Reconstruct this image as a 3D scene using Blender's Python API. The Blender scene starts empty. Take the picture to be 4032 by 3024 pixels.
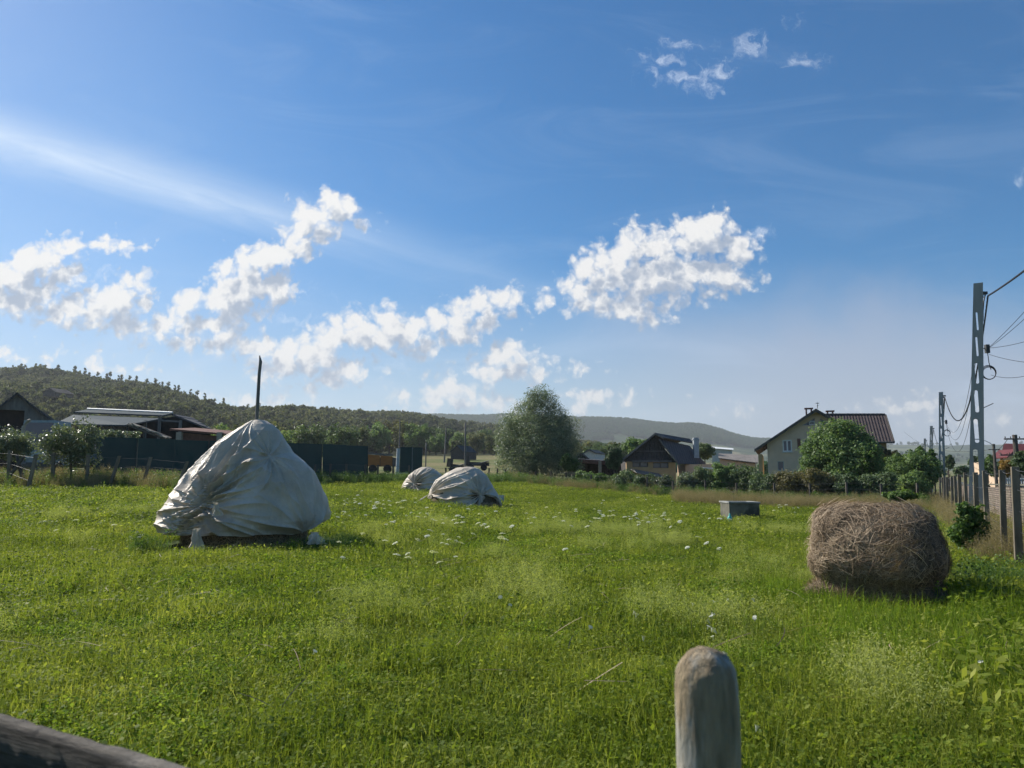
import bpy, bmesh, math, random
import numpy as np
from mathutils import Vector, Matrix
C = bpy.context.scene
R = math.radians
# ------------------------------------------------------------------ camera
F, CX, CY, HY = 3046.0, 2016.0, 1512.0, 1903.0
TH = math.atan((HY - CY) / F)
EYE = 1.5
cd = bpy.data.cameras.new('camera'); cam = bpy.data.objects.new('camera', cd); C.collection.objects.link(cam)
cam.location = (0, 0, EYE); cam.rotation_euler = (R(90) + TH, 0, 0)
cd.sensor_width = 36; cd.lens = F / 4032 * 36; cd.clip_start = 0.05; cd.clip_end = 20000
cd.dof.use_dof = True; cd.dof.focus_distance = 16; cd.dof.aperture_fstop = 5.0
C.camera = cam
def uv(px, py):
    a = (px - CX) / F; b = (CY - py) / F
    Y = math.cos(TH) - b * math.sin(TH); Z = math.sin(TH) + b * math.cos(TH)
    return a / Y, Z / Y
def P(px, py, D):
    u, v = uv(px, py); return Vector((u * D, D, EYE + v * D))
# ------------------------------------------------------------------ render / light
C.render.engine = 'CYCLES'
C.cycles.use_denoising = True; C.cycles.denoiser = 'OPENIMAGEDENOISE'; C.cycles.denoising_input_passes = 'RGB_ALBEDO_NORMAL'; C.cycles.denoising_prefilter = 'ACCURATE'
C.cycles.use_adaptive_sampling = True; C.cycles.adaptive_threshold = 0.015; C.cycles.adaptive_min_samples = 12
C.cycles.max_bounces = 6; C.cycles.diffuse_bounces = 3; C.cycles.glossy_bounces = 2; C.cycles.transmission_bounces = 4
C.cycles.transparent_max_bounces = 6; C.cycles.volume_bounces = 0
C.cycles.sample_clamp_indirect = 4.0
C.view_settings.view_transform = 'Standard'; C.view_settings.look = 'None'
C.view_settings.exposure = 0.55; C.view_settings.gamma = 1.0; C.view_settings.use_curve_mapping = False
SUN_AZ, SUN_EL = R(-57), R(38)      # azimuth from +Y, negative = to the left
sd = bpy.data.lights.new('sun', 'SUN'); sun = bpy.data.objects.new('sun', sd); C.collection.objects.link(sun)
sd.energy = 5.0; sd.angle = R(0.5); sd.color = (1.0, 0.94, 0.84)
sdir = Vector((math.sin(SUN_AZ) * math.cos(SUN_EL), math.cos(SUN_AZ) * math.cos(SUN_EL), math.sin(SUN_EL)))
sun.rotation_euler = sdir.to_track_quat('Z', 'Y').to_euler()
sun.location = (-40, 30, 60)

class NT:
    """small helper that writes node trees"""
    def __init__(s, t, dim='3D'): s.t = t; s.n = t.nodes; s.l = t.links; s.dim = dim
    def new(s, typ, **kw):
        n = s.n.new(typ)
        for k, v in kw.items(): setattr(n, k, v)
        return n
    def set(s, sock, v):
        if isinstance(v, bpy.types.NodeSocket): s.l.new(v, sock)
        elif v is not None:
            if isinstance(v, (tuple, list)) and sock.type == 'RGBA' and len(v) == 3: v = (*v, 1)
            sock.default_value = v
    def math(s, op, a, b=None, c=None, clamp=False):
        n = s.new('ShaderNodeMath', operation=op); n.use_clamp = clamp
        for i, v in enumerate((a, b, c)): s.set(n.inputs[i], v)
        return n.outputs[0]
    def vmath(s, op, a, b=None, c=None):
        n = s.new('ShaderNodeVectorMath', operation=op)
        for i, v in enumerate((a, b, c)):
            if v is not None: s.set(n.inputs[i], v)
        return n.outputs[1] if op in ('LENGTH', 'DOT_PRODUCT') else n.outputs[0]
    def noise(s, vec, scale, detail=4, rough=.55, dist=0, lac=2):
        n = s.new('ShaderNodeTexNoise', noise_dimensions=s.dim); s.set(n.inputs['Vector'], vec)
        for k, v in (('Scale', scale), ('Detail', detail), ('Roughness', rough), ('Distortion', dist), ('Lacunarity', lac)): s.set(n.inputs[k], v)
        return n.outputs['Fac']
    def ramp(s, fac, stops, interp='LINEAR'):
        n = s.new('ShaderNodeValToRGB'); n.color_ramp.interpolation = interp; s.set(n.inputs[0], fac)
        e = n.color_ramp.elements
        while len(e) < len(stops): e.new(.5)
        for i, (p, c) in enumerate(stops): e[i].position = p; e[i].color = (*c, 1) if len(c) == 3 else c
        return n.outputs[0]
    def mix(s, fac, a, b, blend='MIX'):
        n = s.new('ShaderNodeMix', data_type='RGBA', blend_type=blend)
        s.set(n.inputs[0], fac); s.set(n.inputs[6], a); s.set(n.inputs[7], b)
        return n.outputs[2]
    def sstep(s, v, lo, hi, a=0.0, b=1.0):
        n = s.new('ShaderNodeMapRange', interpolation_type='SMOOTHSTEP')
        for i, x in enumerate((v, lo, hi, a, b)): s.set(n.inputs[i], x)
        return n.outputs[0]

# ------------------------------------------------------------------ world: sky and clouds
W = bpy.data.worlds.new("World"); C.world = W; W.use_nodes = True
w = NT(W.node_tree, '2D'); w.n.clear()
sky = w.new('ShaderNodeTexSky', sky_type='NISHITA'); sky.sun_disc = False
sky.sun_elevation = SUN_EL; sky.sun_rotation = SUN_AZ
sky.air_density = 1.0; sky.dust_density = 0.5; sky.ozone_density = 2.2; sky.altitude = 300
tc = w.new('ShaderNodeTexCoord'); sx = w.new('ShaderNodeSeparateXYZ'); w.l.new(tc.outputs['Generated'], sx.inputs[0])
ysafe = w.math('MAXIMUM', sx.outputs[1], 0.03)
front = w.sstep(sx.outputs[1], 0.1, 0.25)
cu = w.math('DIVIDE', sx.outputs[0], ysafe); cv = w.math('DIVIDE', sx.outputs[2], ysafe)
cmb = w.new('ShaderNodeCombineXYZ'); w.l.new(cu, cmb.inputs[0]); w.l.new(cv, cmb.inputs[1])
UV = cmb.outputs[0]
K = 4032 / 2212
CL = [  # cumulus lumps: x, y, half width, half height on the 2212 px wide view (turned into directions)
 (20,600,45,42),(60,572,44,36),(105,560,36,28),(150,538,44,20),(215,530,46,14),(262,532,32,9),(20,655,62,30),(75,630,60,30),(140,600,35,24),
 (180,672,85,30),(235,645,55,30),(290,612,26,18),(300,650,24,24),(250,690,70,22),(140,688,45,14),
 (712,440,28,26),(735,460,34,26),(672,462,45,24),(770,478,14,8),(655,500,42,28),(655,535,28,20),(690,510,30,18),(610,545,42,24),(560,570,60,34),(495,570,28,22),(585,610,46,36),(600,640,24,14),(520,630,60,40),
 (420,650,34,24),(470,645,50,28),(500,680,55,30),(420,700,65,26),(345,705,46,20),(420,735,70,16),(300,715,40,14),(465,735,36,16),
 (560,748,56,22),(620,755,66,26),(690,770,70,26),(640,795,80,20),(750,800,30,22),(690,820,70,12),(590,825,36,8),
 (745,705,30,26),(715,730,40,22),(770,725,46,30),(835,690,32,26),(830,725,60,32),(890,720,46,30),(905,745,34,18),
 (955,700,40,26),(1000,680,50,28),(1040,660,46,24),(1080,640,34,22),(1098,652,20,16),(1045,695,30,20),(975,725,40,16),
 (1095,760,30,20),(1060,785,40,20),(1130,785,42,18),(1160,805,26,12),(1095,803,80,12),(1025,802,16,9),
 (1382,512,32,22),(1350,545,48,26),(1420,535,52,28),(1500,500,34,26),(1535,482,30,24),(1520,530,60,34),(1585,540,36,32),(1600,525,22,16),(1560,590,62,36),(1450,590,100,32),(1330,585,70,34),(1270,585,36,24),(1410,620,110,24),(1310,650,70,24),(1250,652,44,22),(1192,656,24,14),(1370,665,60,16),(1265,620,40,20),(1412,684,17,10),(1400,692,12,6),
 (965,852,38,16),(1000,845,18,10),(930,862,34,9),(882,860,18,8),(1060,872,40,11),(1020,882,34,8),(1100,880,30,8),(1310,857,28,6),(1280,853,14,5),(1255,893,20,7),(1000,872,30,8),
 (1990,880,24,11),(1972,886,34,6),(2100,905,30,5),(1600,893,10,4),
 (15,760,24,5),(60,770,22,4),(230,795,18,3),(560,870,30,5)]
WISP = [(1425,128,34,15),(1480,98,26,9),(1500,165,44,13),(1545,155,38,14),(1520,188,24,10),(1622,90,22,15),(1616,112,12,9),(1735,135,30,10),(1570,130,12,5),(665,635,26,6),(1712,48,9,5),(1398,165,10,6),(627,688,14,4),(850,797,22,7),(228,582,18,8),(2205,390,20,12),(1640,505,20,14)]
def field(nt, vec, lumps, k=0.012):
    acc = None
    for (x, y, rx, ry) in lumps:
        u0, v0 = uv(x * K, y * K); u1, v1 = uv((x + rx) * K, (y - ry) * K)
        ru, rv = u1 - u0, v1 - v0
        m = nt.vmath('MULTIPLY_ADD', vec, (1 / ru, 1 / rv, 0), (-u0 / ru, -v0 / rv, 0))
        rr = min(ru, rv)
        d = nt.math('MULTIPLY_ADD', nt.vmath('LENGTH', m), rr, -rr)
        acc = d if acc is None else nt.math('SMOOTH_MIN', acc, d, k)
    return acc
def group_density():
    """signed 'thickness' of the cumulus at a direction (u, v)"""
    g = bpy.data.node_groups.new('cloud_field', 'ShaderNodeTree')
    g.interface.new_socket('UV', in_out='INPUT', socket_type='NodeSocketVector')
    g.interface.new_socket('Field', in_out='OUTPUT', socket_type='NodeSocketFloat')
    q = NT(g, '2D'); i = q.new('NodeGroupInput'); o = q.new('NodeGroupOutput')
    vec = i.outputs[0]
    n1 = q.new('ShaderNodeTexNoise', noise_dimensions='2D'); q.set(n1.inputs['Vector'], vec); n1.inputs['Scale'].default_value = 24; n1.inputs['Detail'].default_value = 5; n1.inputs['Roughness'].default_value = .6
    off = q.vmath('MULTIPLY', q.vmath('SUBTRACT', n1.outputs['Color'], (.5, .5, .5)), (.022, .022, 0))
    wv = q.vmath('ADD', vec, off)
    f = field(q, wv, CL, .011)
    vo = q.new('ShaderNodeTexVoronoi', feature='SMOOTH_F1', voronoi_dimensions='2D'); q.set(vo.inputs['Vector'], wv); vo.inputs['Scale'].default_value = 46; vo.inputs['Smoothness'].default_value = .5
    vo.inputs['Detail'].default_value = 2.5; vo.inputs['Roughness'].default_value = .55
    fb = q.noise(wv, 28, 7, .58)
    add = q.math('ADD', q.math('MULTIPLY', q.math('SUBTRACT', .56, vo.outputs[0]), .022), q.math('MULTIPLY', q.math('SUBTRACT', fb, .47), .030))
    q.l.new(q.math('SUBTRACT', add, f), o.inputs[0])
    return g
CG = group_density()
def cf(vec):
    n = w.new('ShaderNodeGroup'); n.node_tree = CG; w.set(n.inputs[0], vec); return n.outputs[0]
d0 = cf(UV)
d1 = cf(w.vmath('ADD', UV, (-.014, .028, 0)))
alpha = w.math('MULTIPLY', w.sstep(d0, -.0145, .005), front)
grad = w.sstep(w.math('SUBTRACT', d0, d1), -.016, .012)         # lit side
thick = w.sstep(d1, -.010, .016)                                # deep under the top
lit = w.math('MULTIPLY', w.math('SUBTRACT', 1.0, w.math('MULTIPLY', thick, .92)), w.math('MULTIPLY_ADD', grad, .62, .38))
lowf = w.sstep(cv, .02, .25)
ccol = w.mix(lit, (.22, .28, .38), (.65, .645, .635))
skc = w.new('ShaderNodeHueSaturation'); skc.inputs['Saturation'].default_value = 1.62; w.l.new(sky.outputs[0], skc.inputs['Color'])
skm = w.vmath('SCALE', skc.outputs[0]); skm.node.inputs[3].default_value = 0.079
# thin cirrus: long streak plus general veil
cirrus_xy = w.new('ShaderNodeMapping'); w.set(cirrus_xy.inputs[0], UV)
sa = uv(0, 290 * K); sb = uv(620 * K, 462 * K); ang = math.atan2(sb[1] - sa[1], sb[0] - sa[0])
def along(px, py): return uv(px * K, py * K)
q0 = along(0, 298)
rel = w.vmath('SUBTRACT', UV, (q0[0], q0[1], 0))
ca, sn = math.cos(ang), math.sin(ang)
tt = w.vmath('DOT_PRODUCT', rel, (ca, sn, 0)); nn = w.vmath('DOT_PRODUCT', rel, (-sn, ca, 0))
st = w.new('ShaderNodeCombineXYZ'); w.set(st.inputs[0], w.math('MULTIPLY', tt, 3.0)); w.set(st.inputs[1], w.math('MULTIPLY', nn, 22.0))
stn = w.noise(st.outputs[0], 1.6, 6, .6, .4)
wid = w.math('MULTIPLY_ADD', tt, -.012, .062)
nn2 = w.math('ADD', nn, w.math('MULTIPLY', w.math('SUBTRACT', stn, .5), .018))
prof = w.math('SUBTRACT', 1.0, w.math('DIVIDE', w.math('ABSOLUTE', nn2), wid), clamp=True)
strk = w.math('MULTIPLY', w.math('MULTIPLY', w.math('POWER', prof, 1.6), w.sstep(tt, .95, -.05)), .60)
strk = w.math('MULTIPLY', strk, w.math('MULTIPLY_ADD', stn, 1.5, .12))
vs = w.new('ShaderNodeMapping'); w.set(vs.inputs[0], UV); vs.inputs['Rotation'].default_value = (0, 0, -ang); vs.inputs['Scale'].default_value = (2.2, 9, 1)
veil_n = w.noise(vs.outputs[0], 1.3, 7, .62, .8)
veil = w.math('MULTIPLY', w.sstep(veil_n, .46, .80), w.sstep(cv, .30, .1, .10, .40))
left = w.math('MULTIPLY', w.sstep(cu, .15, -.75), w.sstep(cv, .9, .0, .10, .42))
# high bank on the right: flat topped pale veil above the horizon
bt = w.math('ADD', w.math('MULTIPLY_ADD', cu, -.03, .262), w.math('MULTIPLY', w.math('SUBTRACT', w.noise(UV, 5, 5, .6), .5), .11))
bank = w.math('MULTIPLY', w.sstep(w.math('SUBTRACT', bt, cv), -.04, .09), w.sstep(cu, -.05, .45, .12, .68))
hor = w.sstep(cv, .24, .0, 0, .60)
wn = w.new('ShaderNodeTexNoise', noise_dimensions='2D'); w.set(wn.inputs['Vector'], UV); wn.inputs['Scale'].default_value = 34; wn.inputs['Detail'].default_value = 5
wvv = w.vmath('ADD', UV, w.vmath('MULTIPLY', w.vmath('SUBTRACT', wn.outputs['Color'], (.5, .5, .5)), (.055, .04, 0)))
wf = w.math('SUBTRACT', w.math('MULTIPLY', w.math('SUBTRACT', w.noise(wvv, 50, 7, .68), .5), .05), field(w, wvv, WISP, .004))
wa = w.math('MULTIPLY', w.math('MULTIPLY', w.sstep(wf, -.007, .024), .72), front)
col = skm
VC = (.42, .50, .60)
col = w.mix(w.math('MULTIPLY', left, 1.0, clamp=True), col, (.27, .43, .66))
col = w.mix(hor, col, (.34, .44, .54))
col = w.mix(w.math('MULTIPLY', bank, front), col, (.29, .325, .42))
col = w.mix(w.math('MULTIPLY', veil, front), col, (.42, .52, .66))
col = w.mix(w.math('MULTIPLY', strk, front), col, (.66, .73, .78))
col = w.mix(wa, col, (.56, .62, .72))
ca2 = w.math('MULTIPLY', alpha, w.sstep(cv, .03, .16, .70, 1.0))
col = w.mix(ca2, col, ccol)
bg = w.new('ShaderNodeBackground'); w.set(bg.inputs[0], col); bg.inputs[1].default_value = 1.0
wo = w.new('ShaderNodeOutputWorld'); w.l.new(bg.outputs[0], wo.inputs[0])
W.cycles.sampling_method = 'MANUAL'; W.cycles.sample_map_resolution = 256
# ================================================================== helpers
rng = np.random.default_rng(7)
random.seed(7)
def _h(ix, iy, iz, seed):
    n = (ix.astype(np.int64) * 374761393 + iy.astype(np.int64) * 668265263 + iz.astype(np.int64) * 2147483647 + seed * 1274126177) & 0xffffffff
    n = ((n ^ (n >> 13)) * 1274126177) & 0xffffffff
    n = n ^ (n >> 16)
    return (n & 0xffffff) / float(0xffffff)
def vnoise(p, seed=0):
    """smooth value noise in [-1, 1] at points p (N,3) or (N,2)"""
    p = np.asarray(p, float)
    if p.shape[-1] == 2: p = np.concatenate([p, np.zeros(p.shape[:-1] + (1,))], -1)
    i = np.floor(p); f = p - i; i = i.astype(np.int64); f = f * f * f * (f * (f * 6 - 15) + 10)
    r = 0
    for dx in (0, 1):
        for dy in (0, 1):
            for dz in (0, 1):
                wgt = (f[..., 0] if dx else 1 - f[..., 0]) * (f[..., 1] if dy else 1 - f[..., 1]) * (f[..., 2] if dz else 1 - f[..., 2])
                r = r + wgt * _h(i[..., 0] + dx, i[..., 1] + dy, i[..., 2] + dz, seed)
    return r * 2 - 1
def fbm(p, scale=1, oct=4, seed=0, gain=.5):
    p = np.asarray(p, float) * scale; a = 1; s = 0; t = 0
    for k in range(oct):
        s = s + a * vnoise(p, seed + k * 17); t += a; a *= gain; p = p * 2.03 + 11.3
    return s / t

def tag(o, label=None, cat=None, group=None, kind=None):
    if label: o['label'] = label
    if cat: o['category'] = cat
    if group: o['group'] = group
    if kind: o['kind'] = kind
    return o
def empty(name, loc=(0, 0, 0), label=None, cat=None, group=None, rz=0):
    o = bpy.data.objects.new(name, None); C.collection.objects.link(o)
    o.location = loc; o.rotation_euler = (0, 0, rz); o.empty_display_size = .2
    return tag(o, label, cat, group)
def link(name, me, mat, parent=None, smooth=False, coll=None):
    if mat is not None and not me.materials: me.materials.append(mat)
    if smooth: me.polygons.foreach_set('use_smooth', np.ones(len(me.polygons), bool))
    o = bpy.data.objects.new(name, me); (coll or C.collection).objects.link(o)
    if parent: o.parent = parent
    return o
def np_mesh(name, verts, faces, tone=None, extra=None):
    """faces: (M,3) or (M,4) int array; tone: per-vertex float attribute"""
    me = bpy.data.meshes.new(name); verts = np.asarray(verts, np.float32); faces = np.asarray(faces, np.int32)
    n, m, k = len(verts), len(faces), faces.shape[1]
    me.vertices.add(n); me.vertices.foreach_set('co', verts.ravel())
    me.loops.add(m * k); me.loops.foreach_set('vertex_index', faces.ravel())
    me.polygons.add(m); me.polygons.foreach_set('loop_start', np.arange(m, dtype=np.int32) * k)
    me.polygons.foreach_set('loop_total', np.full(m, k, np.int32))
    me.update(calc_edges=True)
    for nm, arr in [('tone', tone)] + list((extra or {}).items()):
        if arr is not None:
            a = me.attributes.new(nm, 'FLOAT', 'POINT'); a.data.foreach_set('value', np.asarray(arr, np.float32))
    return me
class MB:
    """collects shapes in world or local space, then links them as one mesh object"""
    def __init__(s, o=(0, 0, 0)): s.bm = bmesh.new(); s.o = Vector(o)
    def v(s, p): return s.bm.verts.new(Vector(p) - s.o)
    def face(s, pts):
        return s.bm.faces.new([s.v(p) for p in pts])
    def box(s, c, size, rz=0, rx=0, ry=0):
        M = Matrix.Translation(Vector(c) - s.o) @ Matrix.Rotation(rz, 4, 'Z') @ Matrix.Rotation(ry, 4, 'Y') @ Matrix.Rotation(rx, 4, 'X') @ Matrix.Diagonal((*size, 1))
        bmesh.ops.create_cube(s.bm, size=1, matrix=M); return s
    def hull(s, a, b):
        """prism between two point rings of equal length, capped"""
        A = [s.v(p) for p in a]; B = [s.v(p) for p in b]; n = len(A)
        s.bm.faces.new(A[::-1]); s.bm.faces.new(B)
        for i in range(n): s.bm.faces.new((A[i], A[(i + 1) % n], B[(i + 1) % n], B[i]))
        return s
    def slab(s, quad, t):
        """a thick sheet below the given ring of points"""
        q = [Vector(p) for p in quad]; n = (q[1] - q[0]).cross(q[2] - q[0]).normalized()
        if n.z < 0: n = -n
        return s.hull([p - n * t for p in q], q)
    def tube(s, pts, r, seg=6):
        pts = [Vector(p) - s.o for p in pts]; rings = []
        rr = r if isinstance(r, (list, tuple)) else [r] * len(pts)
        for i, p in enumerate(pts):
            d = (pts[min(i + 1, len(pts) - 1)] - pts[max(i - 1, 0)]).normalized()
            a = d.cross(Vector((0.13, 0.31, 1)) if abs(d.z) < .9 else Vector((1, .2, 0))).normalized(); b = d.cross(a)
            rings.append([s.bm.verts.new(p + (a * math.cos(2 * math.pi * k / seg) + b * math.sin(2 * math.pi * k / seg)) * rr[i]) for k in range(seg)])
        for A, B in zip(rings, rings[1:]):
            for k in range(seg): s.bm.faces.new((A[k], A[(k + 1) % seg], B[(k + 1) % seg], B[k]))
        s.bm.faces.new(rings[0][::-1]); s.bm.faces.new(rings[-1]); return s
    def lathe(s, c, prof, seg=20, axis=None):
        c = Vector(c) - s.o; rings = []
        for r, z in prof:
            rings.append([s.bm.verts.new(c + Vector((r * math.cos(2 * math.pi * k / seg), r * math.sin(2 * math.pi * k / seg), z))) for k in range(seg)])
        for A, B in zip(rings, rings[1:]):
            for k in range(seg): s.bm.faces.new((A[k], A[(k + 1) % seg], B[(k + 1) % seg], B[k]))
        s.bm.faces.new(rings[0][::-1]); s.bm.faces.new(rings[-1]); return s
    def build(s, name, mat, parent=None, bevel=0, smooth=False):
        bmesh.ops.recalc_face_normals(s.bm, faces=s.bm.faces)
        if bevel: bmesh.ops.bevel(s.bm, geom=list(s.bm.edges), offset=bevel, segments=2, affect='EDGES', profile=.6)
        me = bpy.data.meshes.new(name); s.bm.to_mesh(me); s.bm.free()
        return link(name, me, mat, parent, smooth)
def cut_out(name, outer, holes, thick, mat, parent, origin, xdir, corner=0):
    """flat plate in the vertical plane through `origin` along `xdir`, with holes; rings are (x, z) pairs"""
    cu_ = bpy.data.curves.new('tmp', 'CURVE'); cu_.dimensions = '2D'; cu_.fill_mode = 'BOTH'; cu_.extrude = thick / 2
    for ring in [outer] + holes:
        sp = cu_.splines.new('POLY'); sp.points.add(len(ring) - 1)
        for p, (x, z) in zip(sp.points, ring): p.co = (x, z, 0, 1)
        sp.use_cyclic_u = True
    t = bpy.data.objects.new('tmp', cu_); me = bpy.data.meshes.new_from_object(t)
    bpy.data.objects.remove(t); bpy.data.curves.remove(cu_)
    xd = Vector(xdir).normalized(); yd = Vector((0, 0, 1)).cross(xd)
    M = Matrix(((xd.x, 0, -yd.x, origin[0]), (xd.y, 0, -yd.y, origin[1]), (0, 1, 0, origin[2]), (0, 0, 0, 1)))
    me.transform(M); me.name = name; me.materials.clear()
    b = bmesh.new(); b.from_mesh(me); bmesh.ops.recalc_face_normals(b, faces=b.faces); b.to_mesh(me); b.free()
    return link(name, me, mat, parent)
def rrect(x0, z0, x1, z1, r, n=4):
    out = []
    for cx, cz, a0 in ((x1 - r, z1 - r, 0), (x0 + r, z1 - r, 90), (x0 + r, z0 + r, 180), (x1 - r, z0 + r, 270)):
        for k in range(n + 1):
            a = R(a0 + 90 * k / n); out.append((cx + r * math.cos(a), cz + r * math.sin(a)))
    return out

# ================================================================== materials
MAT = {}
def base(name, rough=.8, spec=.3):
    m = bpy.data.materials.new(name); m.use_nodes = True; t = NT(m.node_tree); b = t.n['Principled BSDF']
    b.inputs['Roughness'].default_value = rough; b.inputs['Specular IOR Level'].default_value = spec
    MAT[name] = m; return m, t, b
def mat(name, c1, c2=None, scale=3, rough=.8, bump=0, bscale=None, spec=.3, metal=0, stretch=(1, 1, 1), detail=6, lo=.3, hi=.7, c3=None, world=False):
    m, t, b = base(name, rough, spec); b.inputs['Metallic'].default_value = metal
    if world: vec = t.new('ShaderNodeNewGeometry').outputs['Position']
    else: vec = t.new('ShaderNodeTexCoord').outputs['Object']
    mp = t.new('ShaderNodeMapping'); t.set(mp.inputs[0], vec); mp.inputs['Scale'].default_value = stretch; vec = mp.outputs[0]
    if c2:
        n = t.noise(vec, scale, detail, .6)
        col = t.ramp(n, [(lo, c1), (hi, c2)])
        if c3: col = t.mix(t.sstep(t.noise(vec, scale * .37, 4, .6), .52, .64), col, c3)
        t.set(b.inputs['Base Color'], col)
    else: b.inputs['Base Color'].default_value = (*c1, 1)
    if bump:
        bn = t.new('ShaderNodeBump'); bn.inputs['Strength'].default_value = bump; bn.inputs['Distance'].default_value = .02
        t.set(bn.inputs['Height'], t.noise(vec, bscale or scale * 3, 6, .65)); t.l.new(bn.outputs[0], b.inputs['Normal'])
    return m
def ribs(name, c1, c2, freq, axis=0, depth=.5, rough=.5, metal=0, noise=3, rows=0, spec=.3):
    """corrugated or planked sheet: bump ribs across one axis, optional rows across the other"""
    m, t, b = base(name, rough, spec); b.inputs['Metallic'].default_value = metal
    tc_ = t.new('ShaderNodeTexCoord').outputs['Object']; s_ = t.new('ShaderNodeSeparateXYZ'); t.set(s_.inputs[0], tc_)
    c = s_.outputs[axis]
    wv_ = t.math('MULTIPLY_ADD', t.math('SINE', t.math('MULTIPLY', c, freq * 2 * math.pi)), .5, .5)
    h = wv_
    n = t.noise(tc_, noise, 6, .65)
    col = t.ramp(n, [(.3, c1), (.7, c2)])
    if rows:
        r_ = t.math('FRACT', t.math('MULTIPLY', s_.outputs[1 - axis if axis < 2 else 0], rows))
        h = t.math('ADD', h, t.math('MULTIPLY', r_, .8))
    t.set(b.inputs['Base Color'], col)
    bn = t.new('ShaderNodeBump'); bn.inputs['Strength'].default_value = depth; bn.inputs['Distance'].default_value = .05
    t.set(bn.inputs['Height'], h); t.l.new(bn.outputs[0], b.inputs['Normal'])
    return m
def leafmat(name, dark, mid, light, trans=.35, rough=.55, wscale=.6, hue=.0, gloss=.25, rvar=.16, nvar=.45):
    """leaves: colour by the per-leaf tone attribute and slow variation over the place; light passes through"""
    m = bpy.data.materials.new(name); m.use_nodes = True; t = NT(m.node_tree); t.n.clear()
    at = t.new('ShaderNodeAttribute', attribute_name='tone'); oi = t.new('ShaderNodeObjectInfo')
    pos = t.new('ShaderNodeNewGeometry').outputs['Position']
    n = t.noise(pos, wscale, 3, .5)
    f = t.math('ADD', t.math('MULTIPLY', at.outputs['Fac'], .55), t.math('ADD', t.math('MULTIPLY_ADD', t.math('SUBTRACT', n, .5), nvar, .225), t.math('MULTIPLY', t.math('SUBTRACT', oi.outputs['Random'], .3), rvar)))
    col = t.ramp(f, [(.22, dark), (.52, mid), (.85, light)])
    d = t.new('ShaderNodeBsdfPrincipled'); t.set(d.inputs['Base Color'], col); d.inputs['Roughness'].default_value = rough; d.inputs['Specular IOR Level'].default_value = gloss
    tr = t.new('ShaderNodeBsdfTranslucent'); tcol = t.mix(.6, col, (1.0, 1.0, .25), 'MULTIPLY')
    tb = t.new('ShaderNodeHueSaturation'); tb.inputs['Value'].default_value = 1.6; t.set(tb.inputs['Color'], tcol); t.l.new(tb.outputs[0], tr.inputs[0])
    mx = t.new('ShaderNodeMixShader'); mx.inputs[0].default_value = trans
    t.l.new(d.outputs[0], mx.inputs[1]); t.l.new(tr.outputs[0], mx.inputs[2])
    o = t.new('ShaderNodeOutputMaterial'); t.l.new(mx.outputs[0], o.inputs[0])
    MAT[name] = m; return m

mat('post_wood', (.12, .09, .055), (.42, .33, .21), 26, .9, 1.0, 60, stretch=(1, 1, .22), c3=(.44, .42, .36))
mat('rail_wood', (.022, .019, .016), (.12, .105, .085), 14, .9, 1.0, 40, stretch=(.25, .25, 3), c3=(.20, .18, .15))
mat('old_wood', (.05, .045, .04), (.14, .12, .10), 4, .9, .4, 20, stretch=(1, 1, .2))
mat('grey_wood', (.10, .10, .095), (.20, .19, .18), 4, .9, .4, 20, stretch=(1, 1, .2))
mat('concrete', (.20, .21, .20), (.34, .34, .32), 3, .9, .3, 30, c3=(.26, .27, .25))
mat('pole_concrete', (.27, .26, .235), (.38, .37, .34), 2, .9, .25, 30, stretch=(1, 1, .3))
mat('old_concrete', (.085, .085, .065), (.18, .17, .135), 3, .95, .4, 14, c3=(.06, .06, .045))
mat('fence_concrete', (.10, .085, .062), (.23, .195, .145), 4, .95, .3, 24, stretch=(1, 1, .35))
mat('hay_dark', (.045, .038, .020), (.16, .12, .07), 14, .95, 1.0, 60)
mat('hay_brown', (.045, .033, .022), (.19, .145, .095), 16, .95, 1.0, 70)
mat('black_rubber', (.012, .012, .014), None, rough=.5)
mat('dark_metal', (.05, .055, .06), (.09, .09, .09), 5, .6, metal=.3)
mat('light_metal', (.4, .42, .44), (.5, .5, .5), 5, .4, metal=.6)
mat('green_sheet', (.014, .040, .038), (.022, .056, .050), 1.2, .6)
mat('cream_plaster', (.58, .43, .30), (.68, .52, .38), 1.5, .95, .1)
mat('ochre_plaster', (.42, .28, .13), (.52, .36, .19), 2, .95, .2)
mat('orange_wood', (.26, .10, .03), (.40, .17, .05), 6, .8, .3, stretch=(.3, 1, 4))
mat('white_paint', (.62, .63, .62), (.74, .74, .72), 3, .6)
mat('dull_white', (.30, .34, .36), (.44, .47, .48), 3, .6)
mat('window_glass', (.05, .06, .10), None, rough=.12, spec=.7)
mat('curtain', (.18, .18, .24), (.30, .30, .36), 10, .8)
mat('brick_red', (.12, .060, .045), (.20, .10, .075), 6, .9, .5)
mat('tan_block', (.30, .25, .19), (.42, .36, .28), 5, .9)
mat('interior_shade', (.012, .012, .013), (.03, .027, .025), 3, 1.0)  # near-black colour standing in for the shade inside buildings
mat('teal_plastic', (.05, .36, .33), (.08, .45, .42), 3, .4)
mat('bark', (.05, .04, .03), (.13, .11, .09), 8, .95, .8, 24, stretch=(1, 1, .3))
mat('red_tile', (.12, .032, .03), (.17, .048, .042), 2, .6, .2)
mat('asphalt', (.045, .045, .05), (.075, .075, .075), 4, .95, .2, world=True)
ribs('blue_sheet', (.032, .048, .057), (.050, .070, .080), 3.2, 0, .5, .8, .0, spec=.12)
ribs('asbestos_sheet', (.15, .135, .12), (.30, .27, .24), 3.5, 0, 1.0, .9)
ribs('timber_planks', (.040, .038, .038), (.095, .088, .084), 5, 0, .8, .9)
ribs('dark_roof', (.040, .042, .046), (.080, .082, .088), 3.0, 0, .7, .8)
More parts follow.
